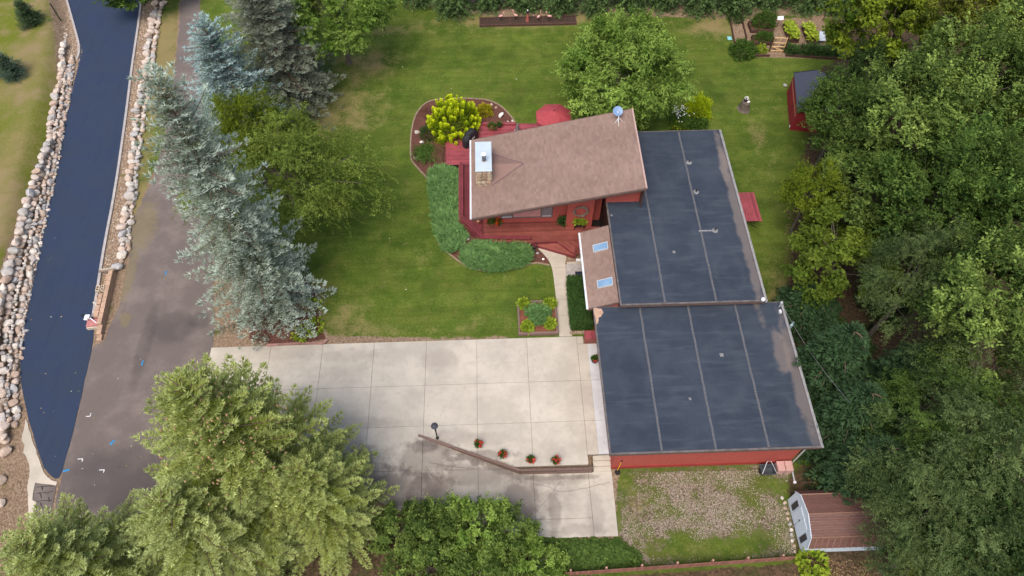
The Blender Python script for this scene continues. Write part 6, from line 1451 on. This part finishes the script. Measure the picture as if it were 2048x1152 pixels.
shrub('fern_clump', 1365, 252, .9, .6, 1100, .26, .3, L_mid, 'green leafy clump behind the flat roof north edge', 'plant'); shrub('hosta_clump', 1395, 250, .7, .5, 500, .22, .5, L_mid, 'broad leaved clump at the flat roof corner', 'plant'); shrub('lime_clump', 1358, 258, .6, .45, 500, .22, .3, L_lime, 'lime tinted clump close to the flat roof north edge', 'plant')
# ------------------------------------------------------------------ trees
proto_spruce('S1', 11, 17., .24, 80, Rr=3.6, pw=.50, dz=.50, nb=9, tl=.70, nl=.19, nw=.050, ds=.23, node=.115, upt=.26, open_=.14)
proto_spruce('S2', 12, 10., .18, 60, Rr=3.5, pw=.62, dz=.44, nb=10, tl=.66, nl=.19, nw=.050, ds=.22, node=.115, upt=.26, open_=.05)
proto_spruce('S3', 13, 13.5, .26, 120, Rr=5.3, pw=.60, dz=.56, nb=11, tl=.56, nl=.17, nw=.048, ds=.135, node=.095, sag=.34, upt=.30, open_=.06, el0=.10, fwd=.85)
proto_spruce('S4', 14, 2.0, .06, 20, Rr=1.25, pw=.7, dz=.16, nb=12, tl=.3, nl=.09, nw=.026, ds=.10, node=.07, z0=.1)
proto_spruce('S5', 15, 7.5, .14, 30, Rr=1.9, pw=.45, dz=.30, nb=10, tl=.5, nl=.17, nw=.055, ds=.17, node=.11, sag=.75, upt=.0, el0=.25, spread=.7)
proto_broad('b1', 21, 9, 5.6, .20, Rr=3.4, Rz=3.1, nclump=140, ntw=21, nleaf=14, leaf=.175, asp=.5)
proto_broad('b2', 22, 13, 8.2, .24, Rr=3.5, Rz=4.4, nclump=150, ntw=21, nleaf=14, leaf=.185, asp=.48, shoots=45, lobes=.35)
proto_broad('b3', 23, 11, 7.0, .22, Rr=3.6, Rz=3.6, nclump=130, ntw=24, nleaf=20, leaf=.118, asp=.36, lobes=.35, twdroop=.25, rc=(.17, .30), gaps=.55)
proto_broad('b4', 24, 9, 5.4, .20, Rr=3.3, Rz=2.9, nclump=95, ntw=22, nleaf=11, leaf=.23, asp=.72, lobes=.4, rc=(.16, .26))
proto_broad('b5', 25, 9, 4.7, .22, Rr=4.5, Rz=3.5, nclump=330, ntw=17, nleaf=12, leaf=.21, asp=.45, lobes=.16, rc=(.11, .19), low=-.75, gaps=2.)
proto_broad('b6', 26, 8, 5.2, .18, Rr=4.4, Rz=2.4, nclump=190, ntw=22, nleaf=20, leaf=.115, asp=.45, lobes=.35, rc=(.15, .27), twdroop=.35, gather=.3, nlimb=50, gaps=.9)
proto_broad('b7', 27, 2.4, 1.1, .06, Rr=1.5, Rz=1.25, nclump=60, ntw=16, nleaf=10, leaf=.13, asp=.5, rc=(.2, .34))

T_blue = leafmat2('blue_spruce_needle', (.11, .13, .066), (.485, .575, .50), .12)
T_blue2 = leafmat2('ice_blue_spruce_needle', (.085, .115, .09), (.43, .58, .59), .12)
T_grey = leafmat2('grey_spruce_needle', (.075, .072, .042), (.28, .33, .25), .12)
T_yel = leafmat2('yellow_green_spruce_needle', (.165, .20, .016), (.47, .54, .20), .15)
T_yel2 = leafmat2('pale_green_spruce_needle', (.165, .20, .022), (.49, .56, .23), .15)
T_ced = leafmat2('cedar_spray', (.024, .052, .014), (.15, .24, .08), .15)
T_dk = leafmat2('dark_conifer_spray', (.012, .030, .011), (.055, .105, .042), .15)
W_lt = leafmat2('light_green_leaf', (.026, .060, .010), (.21, .29, .065), .3); W_mid = leafmat2('wood_green_leaf', (.018, .046, .008), (.125, .20, .040), .3)
W_yel = leafmat2('yellow_green_leaf', (.040, .080, .006), (.225, .28, .024), .3); W_grey = leafmat2('grey_green_leaf', (.022, .046, .012), (.155, .21, .072), .25)
W_olive = leafmat2('maple_leaf', (.034, .070, .008), (.155, .21, .026), .3); W_dkyel = leafmat2('olive_yellow_leaf', (.034, .052, .006), (.17, .19, .025), .3); W_dark = leafmat2('deep_green_leaf', (.012, .030, .008), (.075, .125, .032), .3)
W_round = leafmat2('round_tree_leaf', (.062, .128, .014), (.29, .41, .085), .3); W_loc = leafmat2('feathery_leaf', (.062, .108, .012), (.285, .365, .072), .35); W_locg = W_loc

def spruce_at(key, name, tip, H, sc, rot, mat, label, cat='tree', group=None):
    x, y, _ = g(tip[0], tip[1], H); return tree(key, name, (x, y, gzf(x, y)-.05), sc, rot, mat, label, cat, group, M_barkr)
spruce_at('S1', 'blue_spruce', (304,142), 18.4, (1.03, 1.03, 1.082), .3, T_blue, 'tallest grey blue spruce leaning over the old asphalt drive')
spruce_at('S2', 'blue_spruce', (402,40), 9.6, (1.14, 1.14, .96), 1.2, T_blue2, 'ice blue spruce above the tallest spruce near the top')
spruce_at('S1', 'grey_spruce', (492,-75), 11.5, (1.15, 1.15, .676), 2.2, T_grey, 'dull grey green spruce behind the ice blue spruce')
spruce_at('S3', 'green_spruce', (364,775), 13.5, (1., 1., 1.), .8, T_yel, 'big yellow green spruce covering the lower edge of driveway')
spruce_at('S3', 'green_spruce', (45,1085), 10.5, (.85, .85, .778), 2.6, T_yel2, 'pale green spruce filling the bottom left corner')
spruce_at('S3', 'green_spruce', (318,1000), 9.5, (.85, .85, .70), 4.2, T_yel2, 'pale green spruce at the bottom edge between its two neighbours')
spruce_at('S3', 'green_spruce', (592,940), 8.0, (.66, .66, .593), 5.3, T_yel, 'smaller yellow green spruce between the big one and bottom shrubs')
spruce_at('S4', 'young_spruce', (48,22), 2.0, (1.0, 1.0, 1.0), .2, leafmat2('young_spruce_needle', (.022, .048, .018), (.105, .165, .075), .1), 'small dark green young spruce higher up on the yellowing lawn', 'tree')
spruce_at('S4', 'young_spruce', (10,128), 2.0, (1.05, 1.05, 1.0), 1.9, leafmat2('young_blue_needle', (.026, .052, .026), (.14, .215, .145), .1), 'small bluish young spruce at the left edge of yellowing lawn', 'tree')
# cedar hedge along the top: each tree its own
for k in range(13):
    px = 838+k*70; x, y, _ = g(px, 22+6*math.sin(k*1.7)-(14 if k == 0 else 0)); y += .55
    wh = ['first', 'second', 'third', 'fourth', 'fifth', 'sixth', 'seventh', 'eighth', 'ninth', 'tenth', 'eleventh', 'twelfth', 'thirteenth'][k]
    tree('S5', 'cedar_tree', (x, y, -.05), (1+.12*math.sin(k*2.3), 1+.12*math.sin(k*2.3), .95+.1*math.cos(k)), k*1.1, T_ced if k < 9 else W_mid if False else T_ced, f'{wh} cedar from the left in the hedge along the top lawn', 'tree', 'cedar hedge along the top lawn', M_barkr)
# deciduous trees on the plot
tree_at('b5', 'round_tree', 1243, 146, (.95, .92, .98), .4, W_round, 'round leafy tree behind the shingle roof and satellite dish')
tree_at('b6', 'locust_tree', 562, 352, (.98, 1.2, 1.), 1.0, W_loc, 'feathery yellow green tree beside the tallest blue spruce')
tree_at('b6', 'locust_tree', 492, 268, (.6, .62, 1.), 2.0, W_yel, 'small yellow green tree between the two blue spruces')
tree_at('b1', 'shade_tree', 672, 16, (1.15, 1.0, .9), 2.0, W_round, 'leafy tree hanging over the top edge above the lawn')
tree_at('b1', 'shade_tree', 560, 5, (.8, .8, .9), .5, W_mid, 'darker leafy tree at the top edge behind grey spruce')
tree_at('b4', 'maple_tree', 300, -42, (.85, .85, .42), 1.0, W_mid, 'leafy tree overhanging the blue drive at the top edge')
# shrubs along the bottom
for px, py, sc, m, lab in ((800,1068,1.0,W_lt,'leafy shrub touching the big yellow green spruce'), (868,1075,1.15,W_lt,'broad green shrub left of centre at the bottom edge'), (945,1062,1.2,W_round,'tallest light green shrub below the ramp'), (1020,1078,1.05,W_lt,'green shrub at the ramp bottom edge'), (960,1130,1.2,W_lt,'light green shrub at the bottom edge below the tallest shrub'), (850,1140,1.2,W_lt,'dark leafy shrub in the bottom row left of middle'), (1065,1125,.95,W_round,'round light shrub next to the leafy ground cover')):
    tree_at('b7', 'shrub', px, py, (sc, sc, sc), px*.1, m, lab, 'shrubs along the bottom edge', 'shrub')
poly = gp([(1085,1078),(1180,1076),(1240,1078),(1280,1105),(1285,1128),(1200,1140),(1140,1150),(1100,1190),(1050,1180),(1060,1110)], -.3)
n = 5200; q = []; xs = np.array(poly); lo, hi = xs.min(0), xs.max(0); p = rngp.uniform(lo, hi, (n*4, 2)); p = p[inside(poly, p[:, 0], p[:, 1])][:n]; n = len(p); az = rngp.uniform(0, 6.28, n); ed = np.clip(sdist(poly, p[:, 0], p[:, 1])/.5, .2, 1)
cxy = p.mean(0); P = np.column_stack([p-cxy, ed*(.30+.12*np.sin(p[:, 0]*3)*np.sin(p[:, 1]*3.4))+rngp.uniform(-.12, .08, n)]); D = np.stack([np.cos(az), np.sin(az), rngp.uniform(-.3, .2, n)], 1)
V = leaf_quads(P, D, UP+rngp.normal(size=(n, 3))*.35, rngp.uniform(.14, .24, n), rngp.uniform(.11, .19, n), .1, .15); o = npmesh('ground_cover', V.reshape(-1, 3), 4, W_mid, cc2(rngp.normal(.55, .2, n), rngp.uniform(.8, 1.2, n), 4), loc=(cxy[0], cxy[1], -.5)); tag(o, 'leafy green ground cover between ramp and fence', kind='stuff')
def big_hosta(px, py, n, L, W, mat, label):
    x, y, z = gg(px, py); V, C = shrubmesh(rngp, L*.95, L*.75, int(n*2.2), L*.34, .62, .05, .5, .08); plant('hosta', (x, y, z), label, V, 4, C, mat)
big_hosta(1621, 1128, 130, .85, .30, L_lime, 'large yellow green hosta below the blue shed'); big_hosta(627, 613, 70, .6, .22, L_lime, 'upper lime hosta beside the tallest spruce'); big_hosta(630, 655, 90, .66, .24, L_lime, 'middle lime hosta beside the tallest spruce'); big_hosta(604, 672, 70, .6, .22, L_lime, 'lower lime hosta beside the tallest spruce')
big_hosta(1640, 965, 90, .55, .12, leafmat2('mottled_leaf', (.09, .10, .02), (.34, .32, .10), .3), 'mottled yellow plant behind the blue shed')
# the wood on the right: every crown one can tell apart is a tree
wood_list = [
 ('b4',1798,55,(.98,.98,1.1),W_yel,'yellow green tree at the top just right of the vegetable garden'), ('b2',1965,50,(1.0,1.0,.95),W_dkyel,'olive tree with pale hanging tips at the top right'),
 ('b1',1685,232,(.82,.82,.85),W_mid,'dark green tree touching the red shed roof'), ('b2',1822,235,(1.0,1.0,.95),W_lt,'tall light green tree with upright leaders behind the red shed'),
 ('b2',1950,195,(1.0,1.0,1.05),W_lt,'tallest pale green tree in the upper right wood'), ('b1',2040,300,(.8,.8,.9),W_yel,'bright yellow green tree at the right edge below the tallest'),
 ('b1',1742,365,(.98,.98,.8),W_lt,'light green tree at the lawn edge level with garden table'), ('b1',1622,388,(.5,.5,.7),W_yel,'low yellow green tree bordering the strip of lawn'),
 ('b4',1680,515,(.86,.86,.7),W_olive,'yellow green maple beside the flat roof corner'), ('b2',1890,385,(.98,.98,.88),W_mid,'mid green tree in the heart of the right wood'),
 ('b3',1830,562,(.74,.74,.92),W_grey,'rounded grey green tree right of the yellow maple'), ('b2',2005,440,(.98,.98,.88),W_mid,'mid green tree cut by the right edge below the bright one'),
 ('b2',1985,600,(.98,.98,.95),W_lt,'pale green tree with upright shoots at right edge mid height'), ('b3',2005,745,(.95,.95,.92),W_grey,'broad grey green tree at the right edge below the pale one'),
 ('b3',1900,835,(.9,.9,.82),W_mid,'wide green tree above the pale blue shed'), ('b3',1885,990,(.92,.92,.78),W_grey,'grey green tree overhanging the pale blue shed roof'),
 ('b3',2005,905,(1.02,1.02,.95),W_grey,'large dull green tree at the lower right edge'), ('b4',1960,1105,(.95,.95,.66),W_dkyel,'dark olive tree in the bottom right corner'),
 ('b3',1850,1100,(.6,.6,.6),W_grey,'small dull tree at the far end of pale blue shed'), ('b1',2060,1080,(1.1,1.1,.85),W_dark,'dark tree at the very bottom right'),
 ('b1',1735,140,(.45,.45,.7),W_dark,'low dark tree between the vegetable garden and red shed'), ('b3',2045,130,(.8,.8,.95),W_mid,'green tree in the top right corner')]
for k, (key, px, py, sc, m, lab) in enumerate(wood_list): tree_at(key, 'wood_tree', px, py, sc, k*1.37, m, lab, 'trees of the right-hand wood')
for px, py, h, lab in ((1715,655,7.0,'dark cedar behind the garage east gutter'), (1755,775,6.5,'dark cedar beside the overhead wire'), (1790,885,6.0,'dark cedar above the pale blue shed'), (1860,700,6.0,'dark cedar under the grey green trees'), (1640,585,3.0,'low dark cedar at the living wing corner')):
    x, y, _ = g(px, py, h); tree('S5', 'dark_cedar', (x, y, gzf(x, y)-.05), (1.25, 1.25, h/7.5), px*.01, T_dk, lab, 'tree', 'dark cedars in the wood', M_barkr)
for k, (px, py) in enumerate(((1660,785),(1690,700),(1730,930),(1690,850),(1770,600),(1800,480),(1700,330),(1860,1000))): tree_at('b7', 'undergrowth_shrub', px, py, (1.1, 1.1, .9), k, W_dark if k else W_mid, ['green sapling with large leaves beside the garage','dark shrub below the first dark cedar','dark shrub close to the mottled yellow plant','dark shrub at the garage gutter end','dark shrub below the yellow maple','dark shrub between maple and tall trees','dark shrub behind the low green lawn tree','dark shrub behind the pale blue shed'][k], 'undergrowth of the right-hand wood', 'shrub')
# cones near the tip of the big yellow green spruce
big = [o for o in bpy.data.objects if o.name.startswith('green_spruce')][0]
mb = MB(); rg = random.Random(6); M_cone = simple('tan_cones', (.42, .27, .14), .85, .25, 20, .3)
for k in range(230):
    h = rg.uniform(.60, .97); a = rg.uniform(0, 6.28); r = 5.8*(1-h)**.6*rg.uniform(.6, 1.02); z = 13.5*h-.15*r
    c = Vector((math.cos(a)*r, math.sin(a)*r, z)); d = Vector((rg.uniform(-.3, .3), rg.uniform(-.3, .3), -1)).normalized()*rg.uniform(.12, .18)
    mb.tube([c, c+d*.35, c+d*.8, c+d], [.02, .045, .04, .012], 6)
o = mb.build('cones', M_cone); o.parent = big; o['kind'] = 'stuff'
